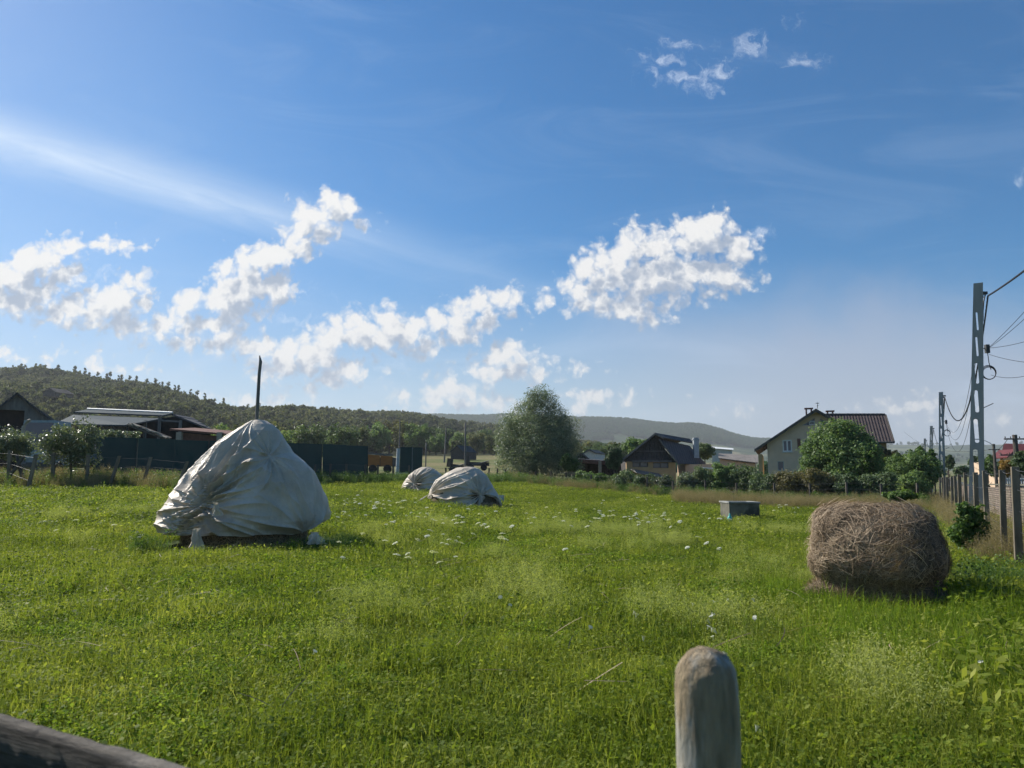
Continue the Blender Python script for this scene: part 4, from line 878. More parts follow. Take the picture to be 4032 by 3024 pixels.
rf_ = MB(); rf_.slab([(pk.x + .35, -.6, pk.z - .55), (re_.x, -.6, re_.z - .05), (b2.x, 6.8, b2.z), (b1.x, 6.8, b1.z - .6)], .12); rf_.build('lower_roof', MAT['dark_roof'], wh)
bg_ = MB()
for p0, p1 in (((le.x, le.z), (pk.x, pk.z)), ((pk.x + .35, pk.z - .55), (re_.x, re_.z - .05)), ((pk.x, pk.z), (pk.x + .75, pk.z - .42))):
    bg_.hull([(p0[0], -.66, p0[1] + .03), (p1[0], -.66, p1[1] + .03), (p1[0], -.66, p1[1] - .17), (p0[0], -.66, p0[1] - .17)], [(p0[0], -.61, p0[1] + .03), (p1[0], -.61, p1[1] + .03), (p1[0], -.61, p1[1] - .17), (p0[0], -.61, p0[1] - .17)])
bg_.build('bargeboard', MAT['grey_wood'], wh)
q = P(2739, 1724, D + 5) - Vector((hx, D, gz_)); MB().box((q.x, q.y, q.z - 1.0), (.5, .5, 2.0)).box((q.x, q.y, q.z - .15), (.62, .62, .08)).build('chimney', MAT['dull_white'], wh)
q = P(2506, 1712, D + 8) 
cn_ = MB(); a, b = Lc(2488, 1848, D - 1.2), Lc(2605, 1866, D - 1.2); cn_.slab([(a.x, -.05, a.z + .1), (b.x, -.05, b.z + .05), (b.x + .15, -1.6, b.z - .35), (a.x + .35, -1.6, a.z - .3)], .05); cn_.build('corrugated_canopy', MAT['asbestos_sheet'], wh)
# ---- open carport with a rusty edge beam
D = 76; a = P(2250, 1806, D); b = P(2466, 1822, D); gz_ = G(a.x, D) - .2
cp = empty('carport', (a.x, D, gz_), 'long flat roofed open shelter with a rust brown beam, left of the wooden house', 'shelter'); o_ = Vector((a.x, D, gz_))
MB(o_).hull([a, b, b - Vector((0, 0, .35)), a - Vector((0, 0, .35))], [a + Vector((0, .12, 0)), b + Vector((0, .12, 0)), b + Vector((0, .12, -.35)), a + Vector((0, .12, -.35))]).build('beam', MAT['brick_red'], cp)
MB(o_).slab([a + Vector((-.2, .15, .05)), b + Vector((.2, .15, .05)), b + Vector((.2, 5, .3)), a + Vector((-.2, 5, .3))], .08).build('roof', MAT['dark_roof'], cp)
MB(o_).hull([a + Vector((0, 4.8, .1)), b + Vector((0, 4.8, .1)), (b.x, b.y + 4.8, gz_), (a.x, a.y + 4.8, gz_)], [a + Vector((0, 4.9, .1)), b + Vector((0, 4.9, .1)), (b.x, b.y + 4.9, gz_), (a.x, a.y + 4.9, gz_)]).build('back_wall', MAT['timber_planks'], cp)
for px in (2256, 2362, 2450):
    t = P(px, 1815, D); MB(o_).box((t.x, D + .1, (t.z + gz_) / 2), (.3, .3, t.z - gz_)).build('post', MAT['tan_block'], cp)
def gable_hut(px0, px1, py_ridge, py_eave, D, name, label, wallm, roofm, depth=4, skew=.3, cat='shed', ridge_frac=.5, z_base=None, base_py=None):
    a, b = P(px0, py_eave, D), P(px1, py_eave, D); g = G((a.x + b.x) / 2, D) - .1
    if base_py: g = P(px0, base_py, D).z
    r = P(px0 + (px1 - px0) * ridge_frac, py_ridge, D); u = empty(name, ((a.x + b.x) / 2, D, g), label, cat); o = Vector(u.location)
    i_ = .12 * (b.x - a.x); sk = Vector((skew * depth, depth, 0))
    MB(o).hull([(a.x + i_ * .6, D, g), (b.x - i_ * .6, D, g), (b.x - i_ * .6, D, a.z), r - Vector((0, 0, .15)), (a.x + i_ * .6, D, a.z)], [Vector((a.x + i_ * .6, D, g)) + sk, Vector((b.x - i_ * .6, D, g)) + sk, Vector((b.x - i_ * .6, D, a.z)) + sk, r - Vector((0, 0, .15)) + sk, Vector((a.x + i_ * .6, D, a.z)) + sk]).build('wall', MAT[wallm], u)
    f = Vector((0, -.35, 0)); m_ = MB(o); m_.slab([a + f, r + f, r + sk, a + sk], .1); m_.slab([r + f, b + f, b + sk, r + sk], .1); m_.build('roof', MAT[roofm], u)
    return u
gable_hut(1771, 1826, 1753, 1779, 170, 'wooden_barn', 'small dark wooden barn standing alone on the pasture', 'timber_planks', 'blue_sheet', 5, .55, 'barn', .5, base_py=1808)
gable_hut(2262, 2312, 1783, 1804, 80, 'garden_shed', 'tiny brown roofed shed peeping over the flat shelter beside the willow', 'timber_planks', 'old_wood', 3, .2)
gable_hut(2292, 2345, 1769, 1784, 115, 'distant_shed', 'pale roofed shed among dark trees behind the flat shelter', 'dull_white', 'blue_sheet', 4, .5)
# corrugated roofs behind the hedge
def long_roof(px0, px1, pt0, pt1, pb0, pb1, D, name, label, roofm, wallm, dep=5):
    a, b, c, d = P(px0, pt0, D + dep), P(px1, pt1, D + dep), P(px1, pb1, D), P(px0, pb0, D); g = G((a.x + b.x) / 2, D) - .1
    u = empty(name, ((a.x + b.x) / 2, D, g), label, 'shed'); o = Vector(u.location)
    MB(o).slab([a, b, c, d], .08).build('roof', MAT[roofm], u)
    MB(o).hull([(d.x + .2, D + .3, g), (c.x - .2, D + .3, g), (c.x - .2, D + .3, c.z - .1), (d.x + .2, D + .3, d.z - .1)], [(a.x + .2, D + dep, g), (b.x - .2, D + dep, g), (b.x - .2, D + dep, b.z - .2), (a.x + .2, D + dep, a.z - .2)]).build('wall', MAT[wallm], u)
long_roof(2829, 2985, 1785, 1793, 1803, 1822, 76, 'long_shed', 'long shed with grey corrugated roof between the two houses', 'asbestos_sheet', 'cream_plaster')
long_roof(2800, 2888, 1758, 1765, 1764, 1771, 120, 'white_shed', 'white flat roof glimpsed above the corrugated shed', 'white_paint', 'dull_white')
bx0, bx1 = P(2757, 1842, 62), P(2940, 1852, 62); MBt = MB(bx0); MBt.tube([bx0, bx1], .045, 6)
for f in (0, .5, 1): q = bx0.lerp(bx1, f); MBt.tube([q, (q.x, q.y, G(q.x, q.y) - .1)], .04, 6)
o = MBt.build('white_rail', MAT['white_paint']); o.location = bx0; tag(o, 'long white rail on posts showing through the hedge', 'rail')
# red roofed house
D = 88; hx = X(3990, D); gz_ = G(hx, D) - .3; rh = empty('red_roofed_house', (hx, D, gz_), 'house with a bright red roof at the right edge of the picture', 'house')
Lc = lambda px, py, d=D: P(px, py, d) - Vector((hx, D, gz_))
a, b, c, d_ = Lc(3954, 1746, D + 4), Lc(4160, 1750, D + 4), Lc(4170, 1815, D), Lc(3936, 1815, D)
MB().slab([a, b, c, d_], .15).build('roof', MAT['red_tile'], rh)
e, f, g_ = Lc(3965, 1800, D - 3), Lc(3998, 1768, D - 1), Lc(4030, 1805, D - 3); MB().slab([e, f, f + Vector((0, 3, 0)), e + Vector((0, 3, 0))], .12).slab([f, g_, g_ + Vector((0, 3, 0)), f + Vector((0, 3, 0))], .12).build('dormer_roof', MAT['red_tile'], rh)
MB().box((Lc(4050, 1800).x, 3, (c.z - .1) / 2), (Lc(4160, 1800).x - Lc(3950, 1800).x, 5, c.z)).build('wall', MAT['cream_plaster'], rh)
MB().box((Lc(3998, 1820, D - 1.6).x, -1.4, Lc(3998, 1815).z), (1.0, 2.2, 1.4)).build('balcony_wall', MAT['white_paint'], rh)
MB().slab([Lc(3945, 1818, D - .3), Lc(3938, 1818, D - .3), Lc(3951, 1748, D + 4), Lc(3958, 1748, D + 4)], .3).build('verge_board', MAT['old_wood'], rh)
# white picket railing on the wall
wr = empty('picket_fence', tuple(P(3975, 1912, 34)), 'short white picket fence past the wire fence below the orange tree', 'fence'); o_ = Vector(wr.location)
for k in range(9):
    t = P(3958 + k * 9, 1882, 34); b_2 = P(3958 + k * 9, 1913, 34); MB(o_).box((t.x, 34, (t.z + b_2.z) / 2), (.035, .03, t.z - b_2.z)).build('picket', MAT['dull_white'], wr)
t0, t1_ = P(3955, 1887, 34), P(4034, 1889, 34); MB(o_).box(((t0.x + t1_.x) / 2, 34.03, t0.z), (t1_.x - t0.x, .03, .05)).build('top_rail', MAT['dull_white'], wr)
t0, t1_ = P(3950, 1913, 34), P(4060, 1916, 34); MB(o_).box(((t0.x + t1_.x) / 2, 34.03, t0.z / 2 - .02), (t1_.x - t0.x, .25, t0.z)).build('plinth', MAT['old_concrete'], wr)
# ---- left farmyard: barn
D = 68; hx = X(67, D); gz_ = G(hx, D) - .3; bn_ = empty('grey_barn', (hx, D, gz_), 'big grey barn with a steep gable and dark opening at the left edge', 'barn', rz=.60); bn_.scale.x = .86
Lc = lambda px, py, d=D: P(px, py, d) - Vector((hx, D, gz_))
pk = Lc(67, 1547); re_ = Lc(212, 1657); sl_ = Vector((-(re_.x - pk.x), 0, re_.z - pk.z))
dx0, dx1, dz = Lc(0, 1615).x, Lc(97, 1617).x, Lc(50, 1616).z
hwb = (re_.x - pk.x) * .92; wzb = pk.z - (pk.z - re_.z) * .92
cut_out('front_wall', [(-hwb, 0), (hwb, 0), (hwb, wzb), (pk.x, pk.z - .1), (-hwb, wzb)], [[(-hwb * .6, .05), (-hwb * .6, dz), (dx1, dz), (dx1, .05)]], .2, MAT['timber_planks'], bn_, (0, 0, 0), (1, 0, 0))
bn_.children[0].data.materials.clear(); bn_.children[0].data.materials.append(MAT['grey_wood'])
MB().box((-hwb * .2, 4.5, (dz + .4) / 2), (1.4 * hwb, 8, dz + .4)).build('shade_block', MAT['interior_shade'], bn_)  # solid near-black block, the barn's inner shade given as colour
r_ = MB(); r_.slab([pk + Vector((0, -.5, 0)), re_ + Vector((0, -.5, 0)), re_ + Vector((0, 9, 0)), pk + Vector((0, 9, 0))], .15)
l2 = Vector((-re_.x, 0, re_.z)); r_.slab([l2 + Vector((0, -.5, 0)), pk + Vector((0, -.5, 0)), pk + Vector((0, 9, 0)), l2 + Vector((0, 9, 0))], .15); r_.build('roof', MAT['dark_roof'], bn_)
# ---- shed with blue grey sheet roof
D = 56; hx = X(500, D); gz_ = G(hx, D) - .3; bs = empty('metal_roofed_shed', (hx, D, gz_), 'open sided farm shed with a long blue grey metal roof', 'shed'); o_ = Vector((hx, D, gz_))
A, B_, C_, D_ = P(344, 1612, 66), P(679, 1627, 62), P(496, 1673, 54), P(215, 1668, 60)
A1, B1 = P(289, 1627, 64), P(640, 1641, 60.5)
mr = MB(o_); mr.slab([A, B_, B1 + Vector((0, 0, .12)), A1 + Vector((0, 0, .12))], .1); mr.slab([A1 - Vector((0, 0, .12)), B1 - Vector((0, 0, .12)), C_, D_], .1); mr.build('roof', MAT['blue_sheet'], bs)
MB(o_).tube([A + Vector((0, 0, .06)), B_ + Vector((0, 0, .06))], .075, 6).build('ridge_cap', MAT['white_paint'], bs)
rs = MB(o_); rs.slab([B_ + Vector((0, 0, -.05)), P(842, 1694, 60), P(842, 1694, 66), B_ + Vector((0, 4, 0))], .12); rs.build('side_roof', MAT['dark_roof'], bs)
gz0 = gz_ + .1
bk = MB(o_); bk.hull([(D_.x, 66, gz0), (P(830, 1700, 66).x, 66, gz0), P(830, 1699, 66), (P(700, 1700, 66).x, 66, P(700, 1640, 66).z), (D_.x, 66, P(300, 1662, 66).z)], [(D_.x, 66.2, gz0), (P(830, 1700, 66).x, 66.2, gz0), P(830, 1699, 66.2), (P(700, 1700, 66).x, 66.2, P(700, 1640, 66).z), (D_.x, 66.2, P(300, 1662, 66).z)])
bk.build('back_wall', MAT['interior_shade'], bs)  # wall coloured near black to imitate the shade under the roof
bk = MB(o_); a, b = P(352, 1672, 57.5), P(500, 1680, 55); bk.hull([a, b, (b.x, b.y, gz0), (a.x, a.y, gz0)], [a + Vector((0, .2, 0)), b + Vector((0, .2, 0)), (b.x, b.y + .2, gz0), (a.x, a.y + .2, gz0)]); bk.build('front_wall', MAT['timber_planks'], bs)
for px, pt in ((573, 1655), (629, 1646), (711, 1655)):
    t = P(px, pt, 58); MB(o_).box((t.x, 58, (t.z + gz0) / 2), (.17, .17, t.z - gz0)).build('post', MAT['grey_wood'], bs)
a, b = P(629, 1652, 58), P(712, 1657, 58); MB(o_).hull([a, b, b - Vector((0, 0, .12)), a - Vector((0, 0, .12))], [a + Vector((0, .1, 0)), b + Vector((0, .1, 0)), b + Vector((0, .1, -.12)), a + Vector((0, .1, -.12))]).build('beam', MAT['grey_wood'], bs)
# brick lean-to with tan pillars
D = 51; a, b = P(668, 1688, D), P(900, 1708, D); gz_ = G(a.x, D) - .2; bl = empty('brick_lean_to', (a.x, D, gz_), 'low reddish lean to with tan block pillars behind the green sheet fence', 'shed'); o_ = Vector((a.x, D, gz_))
MB(o_).slab([a, b, b + Vector((.3, 4, .35)), a + Vector((0, 4, .35))], .12).build('roof', MAT['brick_red'], bl)
MB(o_).hull([a + Vector((.3, .4, -.2)), b + Vector((0, .4, -.2)), (b.x, D + .4, gz_), (a.x + .3, D + .4, gz_)], [a + Vector((.3, .6, -.2)), b + Vector((0, .6, -.2)), (b.x, D + .6, gz_), (a.x + .3, D + .6, gz_)]).build('wall', MAT['brick_red'], bl)
for px, w_ in ((705, .34), (865, .34)):
    t = P(px, 1702, D); MB(o_).box((t.x, D + .1, (t.z + gz_) / 2), (w_, .3, t.z - gz_)).build('pillar', MAT['tan_block'], bl)
# sloping lean-to roof edge with rubble, left of it
D = 50; a, b = P(500, 1670, D), P(655, 1728, D); gz_ = G(a.x, D) - .2; bl = empty('ruined_lean_to', (a.x, D, gz_), 'ruined roof edge sloping down to the right below the metal roofed shed', 'shed'); o_ = Vector((a.x, D, gz_))
MB(o_).slab([a, b, b + Vector((0, .8, .15)), a + Vector((0, .8, .15))], .1).build('roof_edge', MAT['old_wood'], bl)
rb_ = MB(o_)
for k in range(26):
    f = random.random(); q = a.lerp(b, f); rb_.box((q.x, q.y + random.uniform(-.05, .5), q.z + .06 + random.uniform(0, .07)), (random.uniform(.15, .5), .2, .05), rx=random.uniform(-.3, .3), ry=random.uniform(.1, .6))
rb_.build('broken_tiles', MAT['tan_block'], bl)
t = P(528, 1697, D); MB(o_).box((t.x, D + .1, (t.z + gz_) / 2), (.42, .3, t.z - gz_)).build('pillar', MAT['tan_block'], bl)
# ---- truck behind the bushes
D = 50; tx = X(150, D); gz_ = G(tx, D); tr = empty('parked_truck', (tx, D, gz_), 'pale boxy lorry half hidden behind the apple tree in the farmyard', 'truck')
Lc = lambda px, py, d=D: P(px, py, d) - Vector((tx, D, gz_)); q = Lc(150, 1655)
ht = q.z; 
cut_out('cab', [(-1.1, .75), (1.1, .75), (1.12, 1.75), (1.0, ht), (-1.0, ht), (-1.12, 1.75)], [[(-.95, 1.72), (.95, 1.72), (.88, ht - .15), (-.88, ht - .15)]], .1, MAT['truck_sheet'], tr, (0, 0, 0), (1, 0, 0))
MB().hull([(-1.1, .05, .75), (1.1, .05, .75), (1.1, .05, 1.75), (1, .05, ht), (-1, .05, ht), (-1.1, .05, 1.75)], [(-1.1, 1.8, .75), (1.1, 1.8, .75), (1.1, 1.8, 1.75), (1, 1.8, ht), (-1, 1.8, ht), (-1.1, 1.8, 1.75)]).build('cab_body', MAT['truck_sheet'], tr)
MB().box((0, -.06, (1.72 + ht - .15) / 2), (1.84, .03, ht - 1.9)).build('windscreen', MAT['window_glass'], tr)
MB().box((0, -.12, 1.42), (1.7, .1, .5)).build('grille', MAT['dull_white'], tr, bevel=.02); MB().box((0, -.2, .72), (2.2, .25, .28)).build('bumper', MAT['dark_metal'], tr, bevel=.03)
for s_ in (-1, 1):
    MB().box((s_ * .85, -.15, 1.02), (.3, .08, .2)).build('headlight', MAT['window_glass'], tr, bevel=.02)
    MB().box((s_ * 1.28, -.15, 2.0), (.16, .08, .45)).build('mirror', MAT['black_rubber'], tr, bevel=.02)
    wv = MB(); wv.tube([(s_ * .98, .5, .48), (s_ * .98 + .22 * s_, .5, .48)], .48, 18); wv.build('wheel', MAT['black_rubber'], tr)
    wv = MB(); wv.tube([(s_ * .98, 4.3, .48), (s_ * .98 + .22 * s_, 4.3, .48)], .48, 18); wv.build('wheel', MAT['black_rubber'], tr)
MB().box((0, 3.8, 1.55), (2.3, 3.6, 1.1)).build('load_bed', MAT['truck_sheet'], tr); MB().box((0, 2.6, .8), (.9, 6, .25)).build('chassis', MAT['dark_metal'], tr)
# white bar frame left of the truck
fr_ = MB(P(95, 1780, 47)); q0 = P(82, 1790, 47); fr_.tube([P(82, 1820, 47), P(84, 1740, 47), P(93, 1680, 47), P(112, 1656, 47), P(120, 1655, 47)], .10, 6); fr_.tube([P(113, 1700, 47), P(116, 1742, 47)], .07, 5)
o = fr_.build('bent_frame', MAT['tan_block']); o.location = P(95, 1780, 47); tag(o, 'curved pale frame rising beside the lorry', 'frame')
# ---- green sheet fence
gf = empty('sheet_fence', tuple(on(900, 48)), 'long dark green sheet metal fence behind the tallest haystack', 'fence'); o_ = Vector(gf.location)
Lp, Rp = P(386, 1720, 40), P(1450, 1756, 56); Lb, Rb_ = P(374, 1888, 40), P(1450, 1868, 56)
nP = 9
for k in range(nP):
    f0, f1 = k / nP, (k + 1) / nP - .0015; a, b = Lp.lerp(Rp, f0), Lp.lerp(Rp, f1); c, d = Lb.lerp(Rb_, f1), Lb.lerp(Rb_, f0); dz = random.uniform(-.02, .03)
    up = Vector((0, 0, dz)); n_ = Vector((.03, -.03, 0)) * (k % 2)
    MB(o_).hull([a + up + n_, b + up + n_, c + n_, d + n_], [a + up + n_ + Vector((0, .05, 0)), b + up + n_ + Vector((0, .05, 0)), c + n_ + Vector((0, .05, 0)), d + n_ + Vector((0, .05, 0))]).build('sheet_panel', MAT['green_sheet'], gf)
    cc_ = MB(o_); cc_.tube([b + Vector((0, -.04, .02)), c + Vector((0, -.04, 0))], .018, 5); cc_.build('seam_strip', MAT['dark_metal'], gf)
MB(o_).tube([Lb + Vector((0, -.06, -.03)), Rb_ + Vector((0, -.06, -.02))], .05, 5).build('sill_rail', MAT['light_metal'], gf)
g2 = empty('green_gate', tuple(on(1620, 58)), 'separate dark green sheet panel beside a pale post', 'gate'); o_ = Vector(g2.location)
a, b, c, d = P(1577, 1760, 58), P(1664, 1762, 60), P(1661, 1862, 60), P(1572, 1864, 58)
MB(o_).hull([a, b, c, d], [v + Vector((0, .05, 0)) for v in (a, b, c, d)]).build('sheet_panel', MAT['green_sheet'], g2); MB(o_).tube([d, c], .04, 5).build('sill_rail', MAT['light_metal'], g2); MB(o_).tube([P(1624, 1762, 58.9), P(1622, 1862, 58.9)], .015, 4).build('seam_strip', MAT['light_metal'], g2)
q0, q1 = P(1569, 1766, 57.5), P(1563, 1884, 57.5); pm_ = MB(q1); pm_.tube([q0, q1], .13, 8); o = pm_.build('pale_post', MAT['dull_white']); o.location = q1; tag(o, 'pale bluish post beside the green gate panel', 'post')
# orange wagon
D = 74; a, b = P(1449, 1790, D), P(1546, 1797, D); wg = empty('orange_wagon', tuple(on(1497, D)), 'orange boarded farm wagon parked beyond the end of the green fence', 'wagon'); o_ = Vector(wg.location); zt = a.z; zb_ = P(1449, 1836, D).z
for f0, f1, y_ in ((0, .5, 0), (.5, 1, .15)):
    p0, p1 = a.lerp(b, f0), a.lerp(b, f1); MB(o_).hull([(p0.x, D + y_, zb_), (p1.x - .05, D + y_, zb_), (p1.x - .05, D + y_, p1.z), (p0.x, D + y_, p0.z)], [(p0.x, D + y_ + .1, zb_), (p1.x - .05, D + y_ + .1, zb_), (p1.x - .05, D + y_ + .1, p1.z), (p0.x, D + y_ + .1, p0.z)]).build('side_board', MAT['orange_wood'], wg)
MB(o_).box(((a.x + b.x) / 2, D - .05, zt + .04), (b.x - a.x + .1, .16, .16), ry=.07).build('top_board', MAT['grey_wood'], wg)
MB(o_).box(((a.x + b.x) / 2, D + 2, (zb_ + zt) / 2 - .1), (b.x - a.x, 3.6, zt - zb_ - .3)).build('load', MAT['timber_planks'], wg)
for f in (.2, .8): q = a.lerp(b, f); MB(o_).tube([(q.x, D - .05, zb_ - .25), (q.x, D + .15, zb_ - .25)], .4, 16).build('wheel', MAT['black_rubber'], wg)
# flat trailers on the pasture
def trailer(px0, px1, py0, py1, D, label, ang):
    a, b = P(px0, py0, D), P(px1, py0, D); u = empty('farm_trailer', tuple(on((px0 + px1) / 2, D)), label, 'trailer', 'dark farm trailers on the pasture'); o_ = Vector(u.location); zb_ = P(px0, py1, D).z; w_ = b.x - a.x
    MB(o_).box(((a.x + b.x) / 2, D, (a.z + zb_) / 2), (w_, 1.8, (a.z - zb_) * .6), ry=ang).build('bed', MAT['timber_planks'], u)
    MB(o_).box((a.x + .1 if ang > 0 else b.x - .1, D, a.z + .1), (.5, 1.9, .9), ry=ang).build('head_board', MAT['old_wood'], u)
    for f in (.22, .78): q = a.lerp(b, f); MB(o_).tube([(q.x, D - .95, zb_ - .1), (q.x, D - .75, zb_ - .1)], .36, 14).build('wheel', MAT['black_rubber'], u)
    MB(o_).tube([(a.x, D - .9, zb_), (b.x, D - .9, a.z)], .07, 5).build('draw_bar', MAT['grey_wood'], u)
trailer(1768, 1838, 1826, 1846, 84, 'dark farm trailer tipped to the left behind the low haystack', .12); trailer(1836, 1926, 1816, 1838, 86, 'dark farm trailer with raised end right of the haystack pole', .02)
# poles on the pasture
def plain_pole(px, py, px2, py2, D, label, cross=0, r=.11, name='wooden_pole'):
    a, b = P(px, py, D), P(px2, py2, D); g = G(b.x, b.y); u = empty(name, (b.x, b.y, g), label, 'pole'); o_ = Vector((b.x, b.y, g)); MB(o_).tube([a, a.lerp(b, .5) + Vector((.03, 0, 0)), b, (b.x, b.y, g - .2)], [r * .7, r * .9, r, r], 7).build('shaft', MAT['grey_wood'], u)
    if cross: MB(o_).box((a.x, a.y, a.z - .1), (cross, .1, .1)).build('cross_arm', MAT['grey_wood'], u)
plain_pole(1757, 1682, 1749, 1821, 150, 'pale wooden pole with a small cross arm on the pasture', 2.0, .17); plain_pole(1575, 1650, 1571, 1790, 100, 'tall thin dark pole rising behind the green gate panel', 0, .10)
# distant barn roof on the hillside
gable_hut(776, 850, 1586, 1602, 520, 'hillside_barn', 'pale barn roof high on the wooded hillside', 'dull_white', 'blue_sheet', 14, .4, 'barn', .5, base_py=1615)
gable_hut(165, 225, 1527, 1545, 340, 'hillside_hut', 'dark hut roof among the hillside trees above the barn', 'old_wood', 'old_wood', 8, .4, 'hut', .5, base_py=1560)
# ---- left and back boundary fences
lf = empty('leaning_fence', tuple(on(300, 36)), 'leaning concrete posts with sagging wire along the left boundary', 'fence'); o_ = Vector(lf.location); tl = []
for (x0, y0, x1, y1, w_, d_) in ((-90, 1770, -90, 1880, .13, 36), (35, 1773, 31, 1876, .13, 36), (140, 1789, 110, 1914, .13, 34.5), (208, 1783, 205, 1878, .13, 36), (345, 1790, 340, 1880, .12, 36.5), (468, 1795, 438, 1890, .12, 36.5), (592, 1800, 569, 1878, .12, 37), (736, 1816, 712, 1880, .12, 37)):
    a, b = P(x0, y0, d_), P(x1, y1, d_); b = b + (b - a) * .12; MB(o_).hull([b + Vector((-w_ / 2, 0, 0)), b + Vector((w_ / 2, 0, 0)), b + Vector((w_ / 2, .12, 0)), b + Vector((-w_ / 2, .12, 0))], [a + Vector((-w_ / 2, 0, 0)), a + Vector((w_ / 2, 0, 0)), a + Vector((w_ / 2, .12, 0)), a + Vector((-w_ / 2, .12, 0))]).build('post', MAT['fence_concrete'], lf); tl.append((a, b))
for f in (.1, .45, .75):
    MB(o_).tube([x.lerp(y, f) + Vector((0, -.02, random.uniform(-.03, .03))) for x, y in tl], .006, 4).build('wire', MAT['dark_metal'], lf)
xf = empty('crossed_props', tuple(on(80, 36)), 'two dark props crossed against each other by the left fence', 'props'); o_ = Vector(xf.location)
MB(o_).tube([P(98, 1795, 36), P(30, 1885, 36)], [.07, .09], 6).build('prop', MAT['old_wood'], xf); MB(o_).tube([P(64, 1790, 36.2), P(90, 1885, 36.2)], [.07, .09], 6).build('prop', MAT['old_wood'], xf)
bf = empty('back_fence', tuple(on(2300, 60)), 'line of small grey posts with wire along the far side of the field', 'fence'); o_ = Vector(bf.location); tl = []
bp = [(1240, 1828, 50), (1301, 1826, 51), (1364, 1826, 51.5), (1440, 1828, 52), (1488, 1830, 53), (1548, 1832, 54), (1610, 1832, 55), (1680, 1838, 57), (1755, 1842, 60), (1840, 1842, 62), (1926, 1843, 65), (1959, 1844, 65), (1990, 1848, 66), (2048, 1852, 66), (2107, 1855, 66), (2170, 1856, 66), (2229, 1859, 65), (2328, 1868, 62), (2434, 1880, 60), (2548, 1877, 57), (2650, 1893, 55), (2777, 1891, 54), (2901, 1901, 53), (3050, 1902, 51), (3190, 1904, 50), (3334, 1898, 48), (3470, 1905, 47.5), (3613, 1902, 47)]
for k, (px, py, d_) in enumerate(bp):
    a = P(px, py, d_); g = G(a.x, d_) - .1; ln = random.uniform(-.07, .07); w_ = .12; MB(o_).hull([(a.x - w_ / 2 + ln, d_, g), (a.x + w_ / 2 + ln, d_, g), (a.x + w_ / 2 + ln, d_ + .1, g), (a.x - w_ / 2 + ln, d_ + .1, g)], [(a.x - w_ / 2, d_, a.z), (a.x + w_ / 2, d_, a.z), (a.x + w_ / 2, d_ + .1, a.z), (a.x - w_ / 2, d_ + .1, a.z)]).build('post', MAT['old_wood'], bf); tl.append(a)
for dz in (.06, .4, .8):
    MB(o_).tube([x + Vector((0, -.02, -dz)) for x in tl], .008, 4).build('wire', MAT['dark_metal'], bf)
# ================================================================== trees and shrubs
def crown_mesh(name, blobs, nleaf, size, aspect=1.6, droop=0.0, shell=.55, seed=0, clump=.35, nclump=None, up=.25):
    """leaves gathered in clumps over ellipsoid lobes; blobs: (x, y, z, rx, ry, rz) in the thing's own space"""
    r = np.random.default_rng(seed + 100); B = np.array(blobs, float); vol = B[:, 3] * B[:, 4] * B[:, 5]; pr = (B[:, 3] * B[:, 5]) ** 1.0; pr = pr / pr.sum()
    nc = nclump or max(30, nleaf // 28); bi = r.choice(len(B), nc, p=pr)
    d = r.normal(size=(nc, 3)); d /= np.linalg.norm(d, axis=1, keepdims=True); rad_ = (shell + (1 - shell) * r.random(nc) ** .5) * (1 + .14 * r.normal(size=nc)) 
    cc = B[bi, :3] + d * B[bi, 3:] * rad_[:, None]
    ci = r.integers(0, nc, nleaf); cs = clump * (.5 + r.random(nc))
    dl = r.normal(size=(nleaf, 3)); dl = dl / np.linalg.norm(dl, axis=1, keepdims=True) * (r.random(nleaf) ** .45)[:, None]; dl[:, 2] *= .75
    P0 = cc[ci] + dl * cs[ci][:, None]; P0[:, 2] -= droop * np.abs(dl[:, 2]) * cs[ci]
    N = dl * .6 + d[ci] * .5 + r.normal(size=(nleaf, 3)) * .55; N[:, 2] += up; N /= np.linalg.norm(N, axis=1, keepdims=True)
    t = np.cross(N, r.normal(size=(nleaf, 3))); t[:, 2] -= droop * 2; t -= (t * N).sum(1, keepdims=True) * N; t /= np.linalg.norm(t, axis=1, keepdims=True); b = np.cross(N, t)
    s = size * (.55 + .9 * r.random(nleaf)); w_ = s / aspect
    V = np.stack([P0 - t * s[:, None] * .5, P0 + b * w_[:, None] * .5 - t * s[:, None] * .05, P0 + t * s[:, None] * .5, P0 - b * w_[:, None] * .5 - t * s[:, None] * .05], 1).reshape(-1, 3)
    tone = np.clip(r.normal(.5, .17, nleaf) + (r.normal(0, .13, nc))[ci], 0, 1)
    return np_mesh(name, V, np.arange(nleaf * 4).reshape(-1, 4), np.repeat(tone, 4))
def trunk_mb(h, r0, limbs, seed, sp=1.0, lean=(0, 0)):
    rr2 = random.Random(seed); m = MB(); pts = [Vector((lean[0] * (k / 5), lean[1] * (k / 5), h * k / 5)) + Vector((rr2.uniform(-.04, .04), rr2.uniform(-.04, .04), 0)) * h * .3 * (k > 0) for k in range(6)]
    m.tube([pts[0] - Vector((0, 0, .25))] + pts, [r0 * 1.35, r0 * 1.15] + [r0 * (1 - .14 * k) for k in range(1, 6)], 8)
    for k in range(limbs):
        f = rr2.uniform(.3, .98); s_ = pts[0].lerp(pts[-1], f); an = k * 2.4 + rr2.random(); L = sp * rr2.uniform(.5, 1.0); e_ = s_ + Vector((math.cos(an) * L, math.sin(an) * L, L * rr2.uniform(.5, 1.3))); mid = s_.lerp(e_, .5) + Vector((math.cos(an), math.sin(an), -.3)) * L * .12
        m.tube([s_, mid, e_], [r0 * .45, r0 * .3, r0 * .1], 5)
    return m
